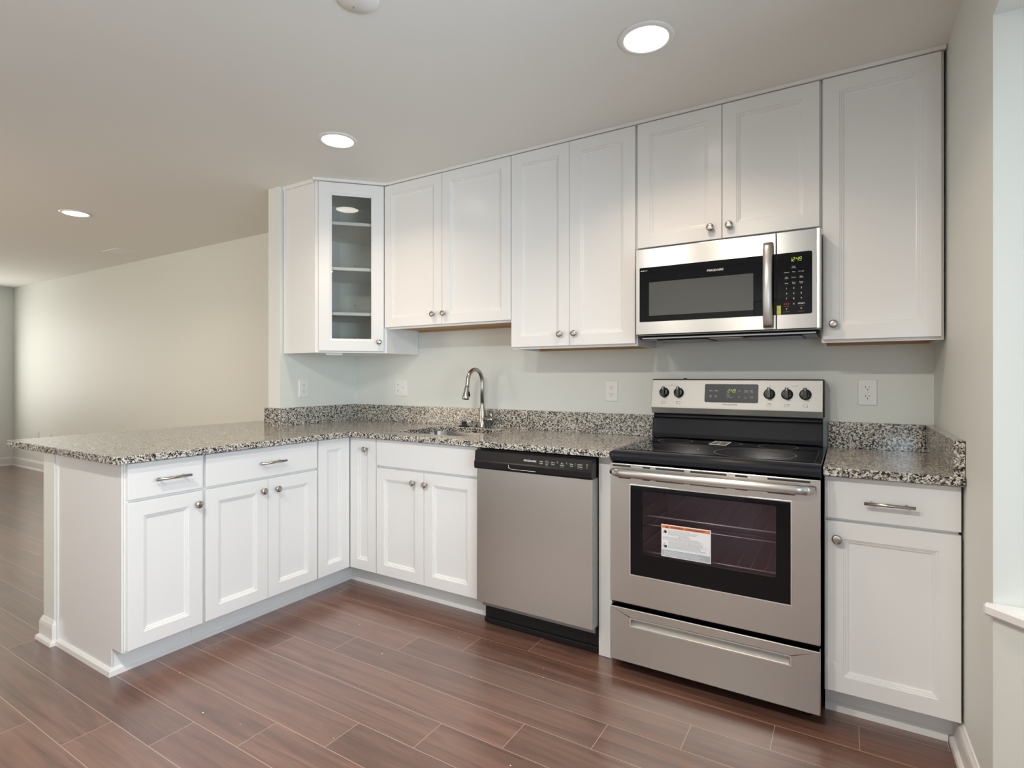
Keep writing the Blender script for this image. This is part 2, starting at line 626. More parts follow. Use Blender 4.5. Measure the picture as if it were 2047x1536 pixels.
window('window_1', Frame((KX + .19, YC - .002, 0), (1, -1, 0), (-1, -1, 0)), .955, SILL, HEAD, 1, 2)
window('window_2', Frame((XB + .03, by - .02, 0), (0, -1, 0), (-1, 0, 0)), 3.6 + by - .02, SILL, HEAD, 2, 2)
window('window_3', Frame((XL - .05, -1.65, 0), (0, 1, 0), (1, 0, 0)), 1.2, .7, 2.2, 2, 2)
window('added_window_4', Frame((-3.1, YF - .05, 0), (1, 0, 0), (0, 1, 0)), 1.6, .4, 2.3, 2, 2)  # unseen window, added to hold the dining fill light

window('added_window_5', Frame((-.9, YF - .05, 0), (1, 0, 0), (0, 1, 0)), 1.8, .65, 2.25, 2, 2)  # unseen window, added to hold the kitchen fill light

# doors behind the camera, met only as reflections in the microwave and the glass cabinet
d1 = MB().box(2.26, 3.09, YF - .06, YF - .02, .005, 2.03, M_DOORP)
for a, b, c, d in ((2.36, 2.63, 1.1, 1.9), (2.72, 2.99, 1.1, 1.9), (2.36, 2.63, .2, .95), (2.72, 2.99, .2, .95)):
    d1.box(a, b, YF - .022, YF - .012, c, d, M_DOORP)
d1 = d1.build('door_1', kind='structure', bevel=.004)
S(MB().box(2.17, 2.25, YF, YF + .018, 0, 2.12, M_TRIM).box(3.10, 3.18, YF, YF + .018, 0, 2.12, M_TRIM).box(2.25, 3.10, YF, YF + .018, 2.04, 2.12, M_TRIM), 'trim_2')
ov = [(3.70 + .19 * math.cos(2 * math.pi * i / 32), 1.32 + .55 * math.sin(2 * math.pi * i / 32)) for i in range(32)]
d2 = MB().prism([(3.26, .005), (4.14, .005), (4.14, 2.03), (3.26, 2.03)], YF - .06, YF - .02, M_DOORP, hole=ov, axis=1).build('door_2', kind='structure')
lead = MB()
lead.tube([(x, YF - .04, z) for x, z in ov + ov[:1]], .008, M_LEAD, 6)
for k in range(-3, 4):
    xx = .19 * k / 3.5
    hh = .55 * math.sqrt(max(0, 1 - (xx / .19) ** 2))
    lead.tube([(3.70 + xx, YF - .04, 1.32 - hh), (3.70 - xx * .4, YF - .04, 1.32 + hh * .2), (3.70 + xx, YF - .04, 1.32 + hh)], .005, M_LEAD, 5)
for zz in (.95, 1.2, 1.45, 1.68):
    ww = .19 * math.sqrt(1 - ((zz - 1.32) / .55) ** 2)
    lead.tube([(3.70 - ww, YF - .04, zz), (3.70 + ww, YF - .04, zz + .03)], .005, M_LEAD, 5)
lead.build('leaded_came', d2)
MB().prism(ov, YF - .042, YF - .038, M_FROST, axis=1).build('oval_pane', d2)

# baseboards with shoe moulding
def baseboard(name, a, b, n, h=.105, shoe=True, m0=0, m1=0):
    """a, b: ends on the wall at floor level; n: out of the wall"""
    a, b, n = Vector(a), Vector(b), Vector(n).normalized()
    prof = [(0, 0), (0, h), (.004, h), (.007, h - .008), (.011, h - .016), (.013, h - .03), (.013, .022 if shoe else 0)]
    prof += [(.018, .021), (.024, .014), (.026, 0)] if shoe else []
    mb = MB()
    d = (b - a).normalized()
    r0 = [a + n * p - d * (p * m0) + Vector((0, 0, q)) for p, q in prof]
    r1 = [b + n * p + d * (p * m1) + Vector((0, 0, q)) for p, q in prof]
    k = len(prof)
    mb.add(r0 + r1, [tuple(range(k)), tuple(range(k, 2 * k))] + [(i, (i + 1) % k, k + (i + 1) % k, k + i) for i in range(k)], M_TRIM)
    return S(mb, name)
baseboard('baseboard_right', (xw(-.53), -.53, 0), (xw(YC), YC, 0), (-1, 0, 0), .112)
baseboard('baseboard_bay', (KX, KY, 0), (bx, by, 0), (-1, -1, 0), .112)
baseboard('baseboard_living', (XL, .03, 0), (-.12, .03, 0), (0, -1, 0), .12)
baseboard('baseboard_left', (XL, YF, 0), (XL, .03, 0), (1, 0, 0), .12)
baseboard('baseboard_pony_end', (-.118, -1.814, 0), (0, -1.814, 0), (0, -1, 0), .105, m0=1, m1=1)
baseboard('baseboard_pony_side', (0, -1.814, 0), (0, -1.8095, 0), (1, 0, 0), .105, m0=1)
baseboard('baseboard_pony_back', (-.118, .02, 0), (-.118, -1.814, 0), (-1, 0, 0), .105, m1=1)

# ------------------------------------------------------------------ cabinets
D = .635           # face of the base doors, from either wall
DU = .327          # face of the upper doors
KNOB = [(.0075, 0), (.0075, .003), (.0048, .006), (.0048, .014), (.0150, .019), (.0163, .022), (.0160, .0255), (.0135, .0275), (.006, .0285), (.001, .0287)]

def knob(fr, u, z, parent, tilt):
    mb = MB()
    f2 = Frame(fr((u, 0, z)), fr.u, fr.w)
    mb.lathe(KNOB, M_NICKEL, axis='y', fr=f2, seg=28)
    o = mb.build('knob', parent)
    return o

def bar_pull(fr, u0, u1, z, parent):
    mb = MB()
    prof = []
    mb.tube([(u0, .030, z), (u1, .030, z)], .0058, M_NICKEL, 14, fr)
    for uu in (u0 + .022, u1 - .022):
        mb.tube([(uu, -.001, z), (uu, .030, z)], .0045, M_NICKEL, 10, fr)
    return mb.build('pull', parent)

def door_mesh(fr, u0, u1, z0, z1, t=.020, st=.058, glass=False):
    """a shaker style door with a stepped bead round a recessed flat panel; its face lies on w = 0"""
    mb = MB()
    def ring(i, wv):
        return [(u0 + i, wv, z0 + i), (u1 - i, wv, z0 + i), (u1 - i, wv, z1 - i), (u0 + i, wv, z1 - i)]
    prof = [(.0, -t), (.0, -.0016), (.0016, 0)]
    prof += [(st, 0), (st + .0010, -.0036), (st + .0060, -.0042), (st + .0070, -.0074), (st + .0125, -.0080), (st + .0140, -.0118)]
    if not glass:
        prof += [(st + .018, -.0128)]
        mb.loops([ring(i, wv) for i, wv in prof], M_CAB, fr)
    else:
        prof += [(st + .014, -t)]
        mb.loops([ring(i, wv) for i, wv in prof], M_CAB, fr, cap=False, close=False)
        mb.loops([ring(0, -t), ring(st + .014, -t)], M_CAB, fr, cap=False, close=False)
    return mb

def door(fr, u0, u1, z0, z1, parent, kn=None, name='door'):
    o = door_mesh(fr, u0, u1, z0, z1).build(name, parent)
    if kn:
        knob(fr, kn[0], kn[1], o, 0)
    return o

def slab(fr, u0, u1, z0, z1, parent, name='drawer', pull=None):
    o = MB().box(u0, u1, -.020, 0, z0, z1, M_CAB, fr).build(name, parent, bevel=.0016)
    if pull:
        bar_pull(fr, pull[0], pull[1], pull[2], o)
    return o

def base_carcass(fr, u0, u1, depth, z0, z1, parent, mids=(), rails=()):
    """open box behind the face: sides, floor, back and face frame; fr's w = 0 is the door face"""
    mb = MB()
    f = -.021
    b = f - depth
    for a, c in ((u0, u0 + .016), (u1 - .016, u1)):
        mb.box(a, c, b, f - .019, z0, z1, M_CAB, fr)
    mb.box(u0 + .016, u1 - .016, b + .008, f - .019, z0, z0 + .016, M_CAB, fr)
    mb.box(u0 + .016, u1 - .016, b, b + .008, z0, z1, M_CAB, fr)
    for a, c in [(u0, u0 + .03), (u1 - .03, u1)] + [(q - .03, q + .03) for q in mids]:
        mb.box(a, c, f - .019, f, z0, z1, M_CAB, fr)
    cuts = [u0 + .03] + [q + e for q in mids for e in (-.03, .03)] + [u1 - .03]
    for p, q in zip(cuts[::2], cuts[1::2]):
        for a, c in [(z0, z0 + .03), (z1 - .025, z1)] + [(zz - .02, zz + .02) for zz in rails]:
            mb.box(p, q, f - .019, f, a, c, M_CAB, fr)
    return mb.build('carcass', parent)

ZB, ZT, ZD0, ZD1 = .1185, .874, .714, .7275       # door bottom, drawer top, door top, drawer bottom
TOE = .108
FP = Frame((D, 0, 0), (0, 1, 0), (1, 0, 0))         # peninsula faces: u = y
FB = Frame((0, -D, 0), (1, 0, 0), (0, -1, 0))       # back run faces: u = x

def toe(fr, u0, u1, parent, back=.108):
    MB().box(u0, u1, -back - .012, -back, 0, TOE, M_CAB, fr).build('toe_kick', parent)

def shoe(name, fr, u0, u1, back=.108, m0=0, m1=0):
    """small moulding at the foot of a toe kick; m0, m1 extend the nose to mitre with the next run"""
    mb = MB()
    p = [(0, 0), (0, .030), (.004, .029), (.012, .020), (.014, 0)]
    r0 = [(u0 + m0 * q / .014, -back + q, z) for q, z in p]
    r1 = [(u1 + m1 * q / .014, -back + q, z) for q, z in p]
    k = len(p)
    mb.add(r0 + r1, [tuple(range(k)), tuple(range(k, 2 * k))] + [(i, (i + 1) % k, k + (i + 1) % k, k + i) for i in range(k)], M_TRIM, fr)
    return S(mb, name)

# --- peninsula end cabinet: one drawer over one door, finished end panel
c = thing('base_cabinet', 'white base cabinet at the free end of the peninsula, one drawer over one door', 'cabinet', (.3, -1.64, 0), 'white base cabinets under the granite')
base_carcass(FP, -1.797, -1.482, .585, TOE, .879, c, rails=(.72,))
MB().prism([(.006, .0), (.527, .0), (.527, .112), (.613, .112), (.613, .879), (.006, .879)], -1.8045, -1.7985, M_CAB, axis=1).build('end_panel', c)
MB().box(.0015, .020, -1.8085, -1.7985, .02, .879, M_CAB).build('scribe_strip', c)
slab(FP, -1.7905, -1.491, ZD1, ZT, c, 'drawer', (-1.697, -1.554, .798))
door(FP, -1.7905, -1.491, ZB, ZD0, c, (-1.516, .659))
toe(FP, -1.797, -1.4825, c)
# --- peninsula middle cabinet: wide drawer over two doors
c = thing('base_cabinet', 'white base cabinet in the middle of the peninsula, wide drawer over a pair of doors', 'cabinet', (.3, -1.17, 0), 'white base cabinets under the granite')
base_carcass(FP, -1.4815, -.8605, .585, TOE, .879, c, mids=(-1.1635,), rails=(.72,))
slab(FP, -1.476, -.8655, ZD1, ZT, c, 'drawer', (-1.222, -1.078, .798))
door(FP, -1.476, -1.1645, ZB, ZD0, c, (-1.196, .660))
door(FP, -1.1620, -.8655, ZB, ZD0, c, (-1.118, .658))
toe(FP, -1.4815, -.8605, c)
# --- corner cabinet: two full-height narrow doors that meet in the corner
c = thing('corner_base_cabinet', 'white corner base cabinet with two narrow full height doors meeting in the inside corner', 'cabinet', (.3, -.3, 0), 'white base cabinets under the granite')
cb = MB()
cb.box(.004, .02, -.8595, -.004, TOE, .879, M_CAB).box(.02, .8395, -.02, -.004, TOE, .879, M_CAB)
cb.box(.02, .595, -.8595, -.845, TOE, .879, M_CAB).box(.8245, .8395, -.595, -.02, TOE, .879, M_CAB)
cb.prism([(.02, -.845), (.595, -.845), (.595, -.595), (.8245, -.595), (.8245, -.02), (.02, -.02)], TOE, TOE + .016, M_CAB)
cb.box(.595, .6135, -.8595, -.83, TOE, .879, M_CAB).box(.81, .8395, -.6135, -.595, TOE, .879, M_CAB)
cb.box(.595, .6135, -.83, -.6135, .85, .879, M_CAB).box(.6135, .81, -.6135, -.595, .85, .879, M_CAB)
cb.build('carcass', c)
door(FP, -.8560, -D - .0010, ZB, ZT, c)
door(FB, D + .0015, .8395, ZB, ZT, c, (.770, .812))
MB().box(.515, .527, -.8595, -.515, 0, TOE, M_CAB).box(.527, .8395, -.527, -.515, 0, TOE, M_CAB).build('toe_kick', c)
# --- sink cabinet
c = thing('sink_base_cabinet', 'white sink base cabinet under the faucet, blank drawer front over a pair of doors', 'cabinet', (1.19, -.3, 0), 'white base cabinets under the granite')
base_carcass(FB, .8420, 1.5400, .580, TOE, .879, c, mids=(1.192,), rails=(.72,))
slab(FB, .8465, 1.5360, ZD1, ZT, c, 'false_drawer_front')
door(FB, .8465, 1.1900, ZB, ZD0, c, (1.127, .657))
door(FB, 1.1930, 1.5360, ZB, ZD0, c, (1.210, .655))
toe(FB, .8405, 1.5515, c)
# --- filler beside the range
c = MB().box(2.1735, 2.2350, -.614, -.585, .001, .876, M_CAB).box(2.1735, 2.196, -.585, -.03, .001, .876, M_CAB).build(
    'filler_panel', bevel=.0015, label='narrow white filler panel between the dishwasher and the range', cat='panel')
# --- right base cabinet
c = thing('base_cabinet', 'white base cabinet right of the range, one drawer over one door', 'cabinet', (3.22, -.3, 0), 'white base cabinets under the granite')
base_carcass(FB, 3.0375, 3.4140, .580, TOE, .879, c, rails=(.72,))
slab(FB, 3.0385, 3.4185, .7285, ZT, c, 'drawer', (3.156, 3.298, .796))
door(FB, 3.0385, 3.4185, ZB, ZD0 + .003, c, (3.077, .659))
toe(FB, 3.0375, 3.4150, c)

shoe('trim_3', FP, -1.8045, -.527, m0=-.014, m1=-.014)
shoe('trim_4', FB, .527, 1.551, m0=.014)
shoe('trim_5', FB, 3.0375, 3.397)
shoe('trim_6', Frame((0, -1.8045, 0), (1, 0, 0), (0, -1, 0)), .026, .527, back=0, m1=.014)

# --- upper cabinets
FU = Frame((0, -DU, 0), (1, 0, 0), (0, -1, 0))
ZUT = 2.4275
def upper(name, label, x0, x1, z0, doors, kz, loc_x, wood_bottom=True):
    c = thing(name, label, 'cabinet', (loc_x, 0, z0), 'white wall cabinets')
    mb = MB()
    yb, yf = -.003, -.306
    zt = 2.443
    for a, b in ((x0, x0 + .013), (x1 - .013, x1)):
        mb.box(a, b, yf + .019, yb, z0, zt, M_CAB)
    mb.box(x0 + .013, x1 - .013, yf + .019, yb, zt - .013, zt, M_CAB)
    mb.box(x0 + .013, x1 - .013, yb - .008, yb, z0 + .02, zt - .013, M_CAB)
    for a, b in ((x0, x0 + .035), (x1 - .035, x1)):
        mb.box(a, b, yf, yf + .019, z0, zt, M_CAB)
    mb.box(x0 + .035, x1 - .035, yf, yf + .019, z0, z0 + .035, M_CAB)
    mb.box(x0 + .035, x1 - .035, yf, yf + .019, zt - .03, zt, M_CAB)
    mb.build('carcass', c)
    bt = MB().box(x0 + .0135, x1 - .0135, yf + .0195, yb, z0 + .010, z0 + .019, M_WOOD)
    bt.box(x0 + .0135, x1 - .0135, yb - .016, yb, z0 + .001, z0 + .010, M_WOOD)
    bt.build('underside', c, label='raw brown wood underside')
    for a, b, k in doors:
        door(FU, a, b, z0 + .011, ZUT, c, (k, kz) if k else None)
    return c
upper('wall_cabinet', 'white wall cabinet above the sink, shortest of the two door cabinets left of the microwave', .6065, 1.5430, 1.5245, [(.6080, 1.0665, 1.008), (1.0690, 1.5420, 1.088)], 1.597, 1.07)
upper('wall_cabinet', 'white two door wall cabinet immediately left of the microwave', 1.5445, 2.2475, 1.3740, [(1.5470, 1.8925, 1.846), (1.8945, 2.2410, 1.927)], 1.445, 1.9)
upper('wall_cabinet', 'short white two door wall cabinet above the microwave', 2.2490, 3.0165, 1.8250, [(2.2535, 2.6345, 2.589), (2.6370, 3.0115, 2.668)], 1.8875, 2.63)
upper('wall_cabinet', 'tall white single door wall cabinet right of the microwave against the side wall', 3.0180, 3.4135, 1.3640, [(3.0235, 3.4045, 3.061)], 1.437, 3.22)

# --- diagonal corner cabinet with a glass door
c = thing('corner_display_cabinet', 'white diagonal corner wall cabinet with a glass door and shelves', 'cabinet', (.3, -.3, 1.37), 'white wall cabinets')
z0, z1 = 1.374, 2.443
A, B2 = (.3035, -.6140), (.6055, -.3030)
mb = MB()
mb.box(.0025, .016, -.6140, -.003, z0, z1, M_CAB).box(.016, .6055, -.016, -.003, z0, z1, M_CAB)        # backs
mb.box(.016, .2985, -.6140, -.6010, z0, z1, M_CAB).box(.5925, .6055, -.3030, -.016, z0, z1, M_CAB)      # sides
mb.prism([(.016, -.016), (.016, -.601), (.30, -.601), (.5925, -.306), (.5925, -.016)], z0 + .004, z0 + .02, M_CABSH)
mb.prism([(.016, -.016), (.016, -.601), (.30, -.601), (.5925, -.306), (.5925, -.016)], z1 - .018, z1, M_CABSH)
mb.prism([(.0165, -.165), (.0165, -.155), (.155, -.0165), (.165, -.0165)], z0 + .02, z1 - .018, M_CABSH)    # diagonal back
FD = Frame((A[0], A[1], 0), (B2[0] - A[0], B2[1] - A[1], 0), (1, -1, 0))
dl = math.hypot(B2[0] - A[0], B2[1] - A[1])
mb.box(.0, .05, -.019, 0, z0, z1, M_CAB, FD).box(dl - .05, dl, -.019, 0, z0, z1, M_CAB, FD)
mb.box(.05, dl - .05, -.019, 0, z0, z0 + .045, M_CAB, FD).box(.05, dl - .05, -.019, 0, z1 - .05, z1, M_CAB, FD)
mb.build('carcass', c)
MB().box(.012, .026, -.622, -.6145, z0, z1, M_CAB).build('scribe_strip', c)
MB().box(.06, .16, -.065, -.05, z0 - .012, z0 + .0035, M_CAB, FD).build('light_block', c)
FDD = Frame(FD((0, .0215, 0)), FD.u, FD.w)
g = door_mesh(FDD, .0235, dl - .020, z0 + .011, ZUT, st=.064, glass=True).build('glass_door', c)
MB().box(.0955, dl - .092, -.013, -.010, z0 + .083, ZUT - .072, M_PANE, FDD).build('pane', g)
knob(FDD, dl - .050, 1.443, g, 0)
for zz in (1.6105, 1.893, 2.178):
    mb = MB().prism([(.018, -.018), (.018, -.598), (.285, -.598), (.585, -.30), (.585, -.018)], zz, zz + .019, M_CABSH)
    mb.build('shelf', c)
for zz in (1.50, 1.735, 2.02):
    mb = MB()
    f3 = Frame((.09, -.09, zz), (1, 1, 0), (1, -1, 0))
    mb.lathe([(.0035, .0), (.0035, .003)], M_SLOT, c=(0, .006, 0), axis='y', fr=f3, seg=10)
    mb.build('shelf_screw', c)

# --- scribe moulding that closes the cabinets to the ceiling
mb = MB()
mb.box(.6175, 3.4185, -DU - .004, -DU + .012, ZUT + .0035, CEIL - .0005, M_TRIM)
mb.box(-.010, dl + .010, .022, .034, ZUT + .0035, CEIL - .0005, M_TRIM, FD)
mb.box(.0025, .3000, -.624, -.616, ZUT - .004, CEIL - .0005, M_TRIM)
S(mb, 'trim_7')

# ------------------------------------------------------------------ granite
ZC, ZCB, ZBS = .9100, .8800, 1.0238
def ease(px0, px1):
    return
outer = [(-.470, .024), (-.470, -1.835), (-.460, -1.850), (.640, -1.850), (.660, -1.842), (.668, -1.822), (.668, -.675), (.675, -.668), (2.2450, -.668), (2.2450, -.0015),
         (.0015, -.0015), (.0015, -.6415), (-.1195, -.6415), (-.1195, .024)]
hole = rrect(.885, 1.400, -.535, -.115, .075, 6)
ct = thing('countertop', 'long L shaped speckled granite countertop over the peninsula and sink run', 'countertop', (.3, -.9, ZCB))
MB().prism(outer, ZCB, ZC, M_GRAN, hole=hole).build('slab', ct, bevel=.003)
MB().box(.0235, 2.2450, -.0235, -.0015, ZC, ZBS, M_GRAN).build('backsplash', ct, bevel=.0015)
MB().box(.0015, .0235, -.6415, -.0015, ZC, ZBS, M_GRAN).build('backsplash', ct, bevel=.0015)
MB().box(-.128, .0235, -.664, -.642, ZC, ZBS, M_GRAN).build('backsplash', ct, bevel=.0015)
ct = thing('countertop', 'short granite countertop right of the range', 'countertop', (3.23, -.3, ZCB))
MB().prism([(3.0345, -.0015), (3.0345, -.668), (xw(-.668) - .0015, -.668), (xw(0) - .0015, -.0015)], ZCB, ZC, M_GRAN).build('slab', ct, bevel=.003)
MB().box(3.0345, xw(0) - .030, -.0235, -.0015, ZC, ZBS, M_GRAN).build('backsplash', ct, bevel=.0015)
MB().prism([(xw(0) - .0300, -.0015), (xw(-.65) - .0300, -.655), (xw(-.65) - .0015, -.655), (xw(0) - .0015, -.0015)], ZC, ZBS, M_GRAN).build('backsplash', ct, bevel=.0015)

# ------------------------------------------------------------------ sink, faucet, stopper
sk = thing('kitchen_sink', 'stainless steel undermount sink set in the granite below the faucet', 'sink', (1.14, -.32, .68))
def bowl(inset, r, z):
    return [(x, y, z) for x, y in rrect(.880 + inset, 1.405 - inset, -.540 + inset, -.110 - inset, r, 6)]
mb = MB()
mb.loops([bowl(-.014, .085, ZCB - .0005), bowl(-.014, .085, ZCB - .0025), bowl(-.002, .08, ZCB - .003), bowl(.004, .08, .72), bowl(.012, .08, .692), bowl(.04, .06, .682)], M_STEEL, cap=True, close=False)
mb.loops([bowl(-.014, .085, ZCB - .0005), bowl(-.001, .08, ZCB - .0005), bowl(.006, .08, .72), bowl(.015, .08, .696), bowl(.042, .06, .686)], M_STEEL, cap=True, close=False)
mb.build('basin', sk)
MB().lathe([(.045, 0), (.045, .003), (.030, .004), (.028, .001), (.001, .001)], M_NICKEL, c=(1.14, -.32, .686)).build('drain', sk)

fx, fy = 1.180, -.070
fa = thing('kitchen_faucet', 'brushed nickel gooseneck pull down faucet behind the sink', 'faucet', (fx, fy, ZC))
mb = MB()
mb.lathe([(.0265, 0), (.0265, .004), (.0235, .008), (.0225, .06), (.0225, .085), (.0205, .105), (.0155, .128), (.0130, .140), (.0128, .15)], M_NICKEL, c=(fx, fy, ZC + .0006))
mb.build('body', fa)
arc = [(fx, fy, ZC + .145), (fx, fy, 1.16), (fx, fy, 1.19)]
R, cy = .0765, fy - .0765
for i in range(1, 13):
    a = math.radians(180 * i / 13)
    arc.append((fx, cy + R * math.cos(a), 1.190 + R * math.sin(a) * 1.03))
arc += [(fx, fy - 2 * R - .002, 1.178), (fx, fy - 2 * R - .008, 1.160)]
MB().tube(arc, .0122, M_NICKEL, 18).build('spout', fa)
h0, h1 = Vector((fx, fy - 2 * R - .007, 1.163)), Vector((fx, fy - 2 * R - .022, 1.092))
mb = MB()
ts = [(0, .0130), (.06, .0142), (.35, .0165), (.75, .0200), (.97, .0212), (1, .0200)]
mb.tube([h0.lerp(h1, t) for t, _ in ts], [r for _, r in ts], M_NICKEL, 20)
tip = h0.lerp(h1, 1.0)
dd = (h1 - h0).normalized()
mb.tube([tip, tip + dd * .002], [.0165, .0160], M_BLACK, 20)
hd = mb.build('spray_head', fa)
mb = MB()
bpos = h0.lerp(h1, .55)
mb.tube([bpos + Vector((.0150, .004, .012)), bpos + Vector((.0195, .004, 0)), bpos + Vector((.0205, .004, -.016))], .0055, M_BLACK, 8)
mb.build('spray_button', hd)
mb = MB()
mb.tube([(fx + .018, fy, .962), (fx + .060, fy - .002, .962), (fx + .078, fy - .002, .962), (fx + .083, fy - .002, .962)], [.0200, .0180, .0170, .012], M_NICKEL, 18)
mb.tube([(fx + .068, fy, .972), (fx + .058, fy + .012, 1.005), (fx + .050, fy + .020, 1.022)], [.0085, .0070, .0055], M_NICKEL, 12)
mb.build('lever_handle', fa)
MB().lathe([(.035, 0), (.035, .003), (.028, .006), (.0165, .010), (.0155, .024), (.0170, .026), (.0170, .031), (.004, .032)], M_RUBBER, c=(1.045, -.075, ZC + .0005), seg=28).build(
    'sink_stopper', label='black rubber sink stopper on the granite left of the faucet', cat='stopper')

# ------------------------------------------------------------------ dishwasher
dw = thing('dishwasher', 'stainless steel dishwasher with a black control strip under the granite', 'dishwasher', (1.86, -.35, 0))
x0, x1 = 1.5600, 2.1700
FW = Frame((0, -.671, 0), (1, 0, 0), (0, -1, 0))
MB().box(x0 + .006, x1 - .006, -.632, -.05, .10, .868, M_STEELD).box(x0 + .006, x1 - .006, -.648, -.632, .852, .872, M_BLACK).build('tub', dw)
dd = MB().box(x0, x1 - .001, -.671, -.640, .129, .784, M_STEEL).build('door', dw, bevel=.003)
MB().box(x1 - .0009, x1 + .0006, -.6680, -.616, .131, .782, M_EDGE_SHEEN).build('door_edge_sheen', dd)  # strip coloured light, as if the steel side caught a reflection
pr = [(-.640, .782), (-.689, .782), (-.6935, .790), (-.6935, .816), (-.6880, .822), (-.6840, .866), (-.676, .8685), (-.640, .8685)]
cp = MB().prism(pr, x0 - .001, x1 + .0025, M_BLACK, axis=0).build('control_panel', dw, bevel=.0015)
FC = TFrame((0, -.6881, .822), (1, 0, 0), (0, -1, .09), (0, .0895, 1))
mb = MB()
mb.add([(x0 + .004, .0004, .002), (x1 - .006, .0004, .002), (x1 - .006, .0004, .040), (x0 + .004, .0004, .040)], [(0, 1, 2, 3)], M_DKBROWN, FC)
mb.build('control_strip', cp)
mb = MB()
text(mb, 'FRIGIDAIRE', FC, 1.868, .0145, .0085, M_WINK, width=.066, w=.0012, bold=.0004)
cols = [(1.926, ['Wash', 'Cycle'], .0052), (1.985, ['Wash', 'Temp'], .0052), (2.031, ['Dry', 'Option'], .0052), (2.077, ['Delay', 'Time'], .0052), (2.117, ['START', 'Cancel'], .0056)]
for u, ls, h in cols:
    for i, l in enumerate(ls):
        text(mb, l, FC, u, .0180 - i * .0085, h, M_WINK, w=.0012)
for u, ls in ((1.955, ['Heavy Wash', 'Normal Wash', 'Light Wash', 'Rinse Only', 'Energy']), (2.008, ['High', 'Normal']), (2.053, ['Air', 'Heat']), (2.096, ['2', '4', '6']), (2.150, ['Sensing', 'Wash', 'Dry', 'Clean'])):
    for i, l in enumerate(ls):
        text(mb, l, FC, u, .0245 - i * .0052, .0024, M_WINK, w=.0012)
mb.box(2.020, 2.042, .0012, .0014, .0035, .0043, M_WINKD, FC).box(2.104, 2.130, .0012, .0014, .0035, .0043, M_WINKD, FC)
mb.build('control_lettering', cp)
mb = MB()
mb.tube([(1.755, -.6937, .815), (1.758, -.6942, .800), (1.770, -.6944, .795), (1.80, -.6944, .7945), (1.90, -.6940, .7945)], .0012, M_BRIGHT, 6)
mb.build('handle_pocket', cp)
mb = MB().box(x0 + .004, x1 - .004, -.600, -.585, .005, .122, M_BLACK).box(x0 + .004, x1 - .004, -.609, -.600, .005, .030, M_BLACK)
mb.build('kick_plate', dw, bevel=.002)
for xx in (x0 + .05, x1 - .05):
    MB().lathe([(.015, 0), (.015, .01), (.006, .012), (.006, .1)], M_BLACK, c=(xx, -.12, 0), seg=12).build('levelling_foot', dw)

# ------------------------------------------------------------------ range
rg = thing('electric_range', 'stainless steel electric range with a black glass cooktop', 'range', (2.645, -.36, 0))
x0, x1 = 2.2640, 3.0285
YD = -.7100                                          # face of the oven door and drawer
FR = Frame((0, YD, 0), (1, 0, 0), (0, -1, 0))
mb = MB()                                            # body shell with an open oven
xi0, xi1 = x0 + .004, x1 - .006
mb.box(xi0, xi0 + .06, -.660, -.04, .060, .868, M_BLACK).box(xi1 - .06, xi1, -.660, -.04, .060, .868, M_BLACK)
mb.box(xi0 + .06, xi1 - .06, -.660, -.04, .060, .300, M_BLACK).box(xi0 + .06, xi1 - .06, -.660, -.04, .800, .868, M_BLACK)
mb.box(xi0 + .06, xi1 - .06, -.080, -.04, .300, .800, M_BLACK)
mb.build('body', rg)
mb = MB()
a0, a1 = xi0 + .062, xi1 - .062
mb.box(a0, a1, -.100, -.082, .304, .796, M_OVEN)
mb.box(a0, a0 + .006, -.658, -.100, .304, .796, M_OVEN).box(a1 - .006, a1, -.658, -.100, .304, .796, M_OVEN)
mb.box(a0, a1, -.658, -.100, .304, .310, M_OVEN).box(a0, a1, -.658, -.100, .790, .796, M_OVEN)
for k in range(5):                                   # ribs that carry the racks
    for s0, s1 in ((a0 + .006, a0 + .016), (a1 - .016, a1 - .006)):
        mb.box(s0, s1, -.62, -.14, .40 + .075 * k, .412 + .075 * k, M_OVEN)
mb.build('oven_cavity', rg)
for zz in (.494, .645):
    mb = MB()
    b0, b1 = a0 + .018, a1 - .018
    mb.tube([(b0, -.62, zz), (b1, -.62, zz)], .0035, M_RACK, 8)
    mb.tube([(b0, -.63, zz - .034), (b1, -.63, zz - .034)], .0022, M_RACK, 8)
    mb.tube([(b0, -.14, zz), (b1, -.14, zz)], .0035, M_RACK, 8)
    mb.tube([(b0, -.14, zz), (b0, -.62, zz)], .0035, M_RACK, 8)
    mb.tube([(b1, -.14, zz), (b1, -.62, zz)], .0035, M_RACK, 8)
    for k in range(1, 12):
        xx = b0 + (b1 - b0) * k / 12
        mb.tube([(xx, -.14, zz + .003), (xx, -.615, zz + .003), (xx, -.632, zz + .002)], .0011, M_RACK, 6)
    mb.build('oven_rack', rg)
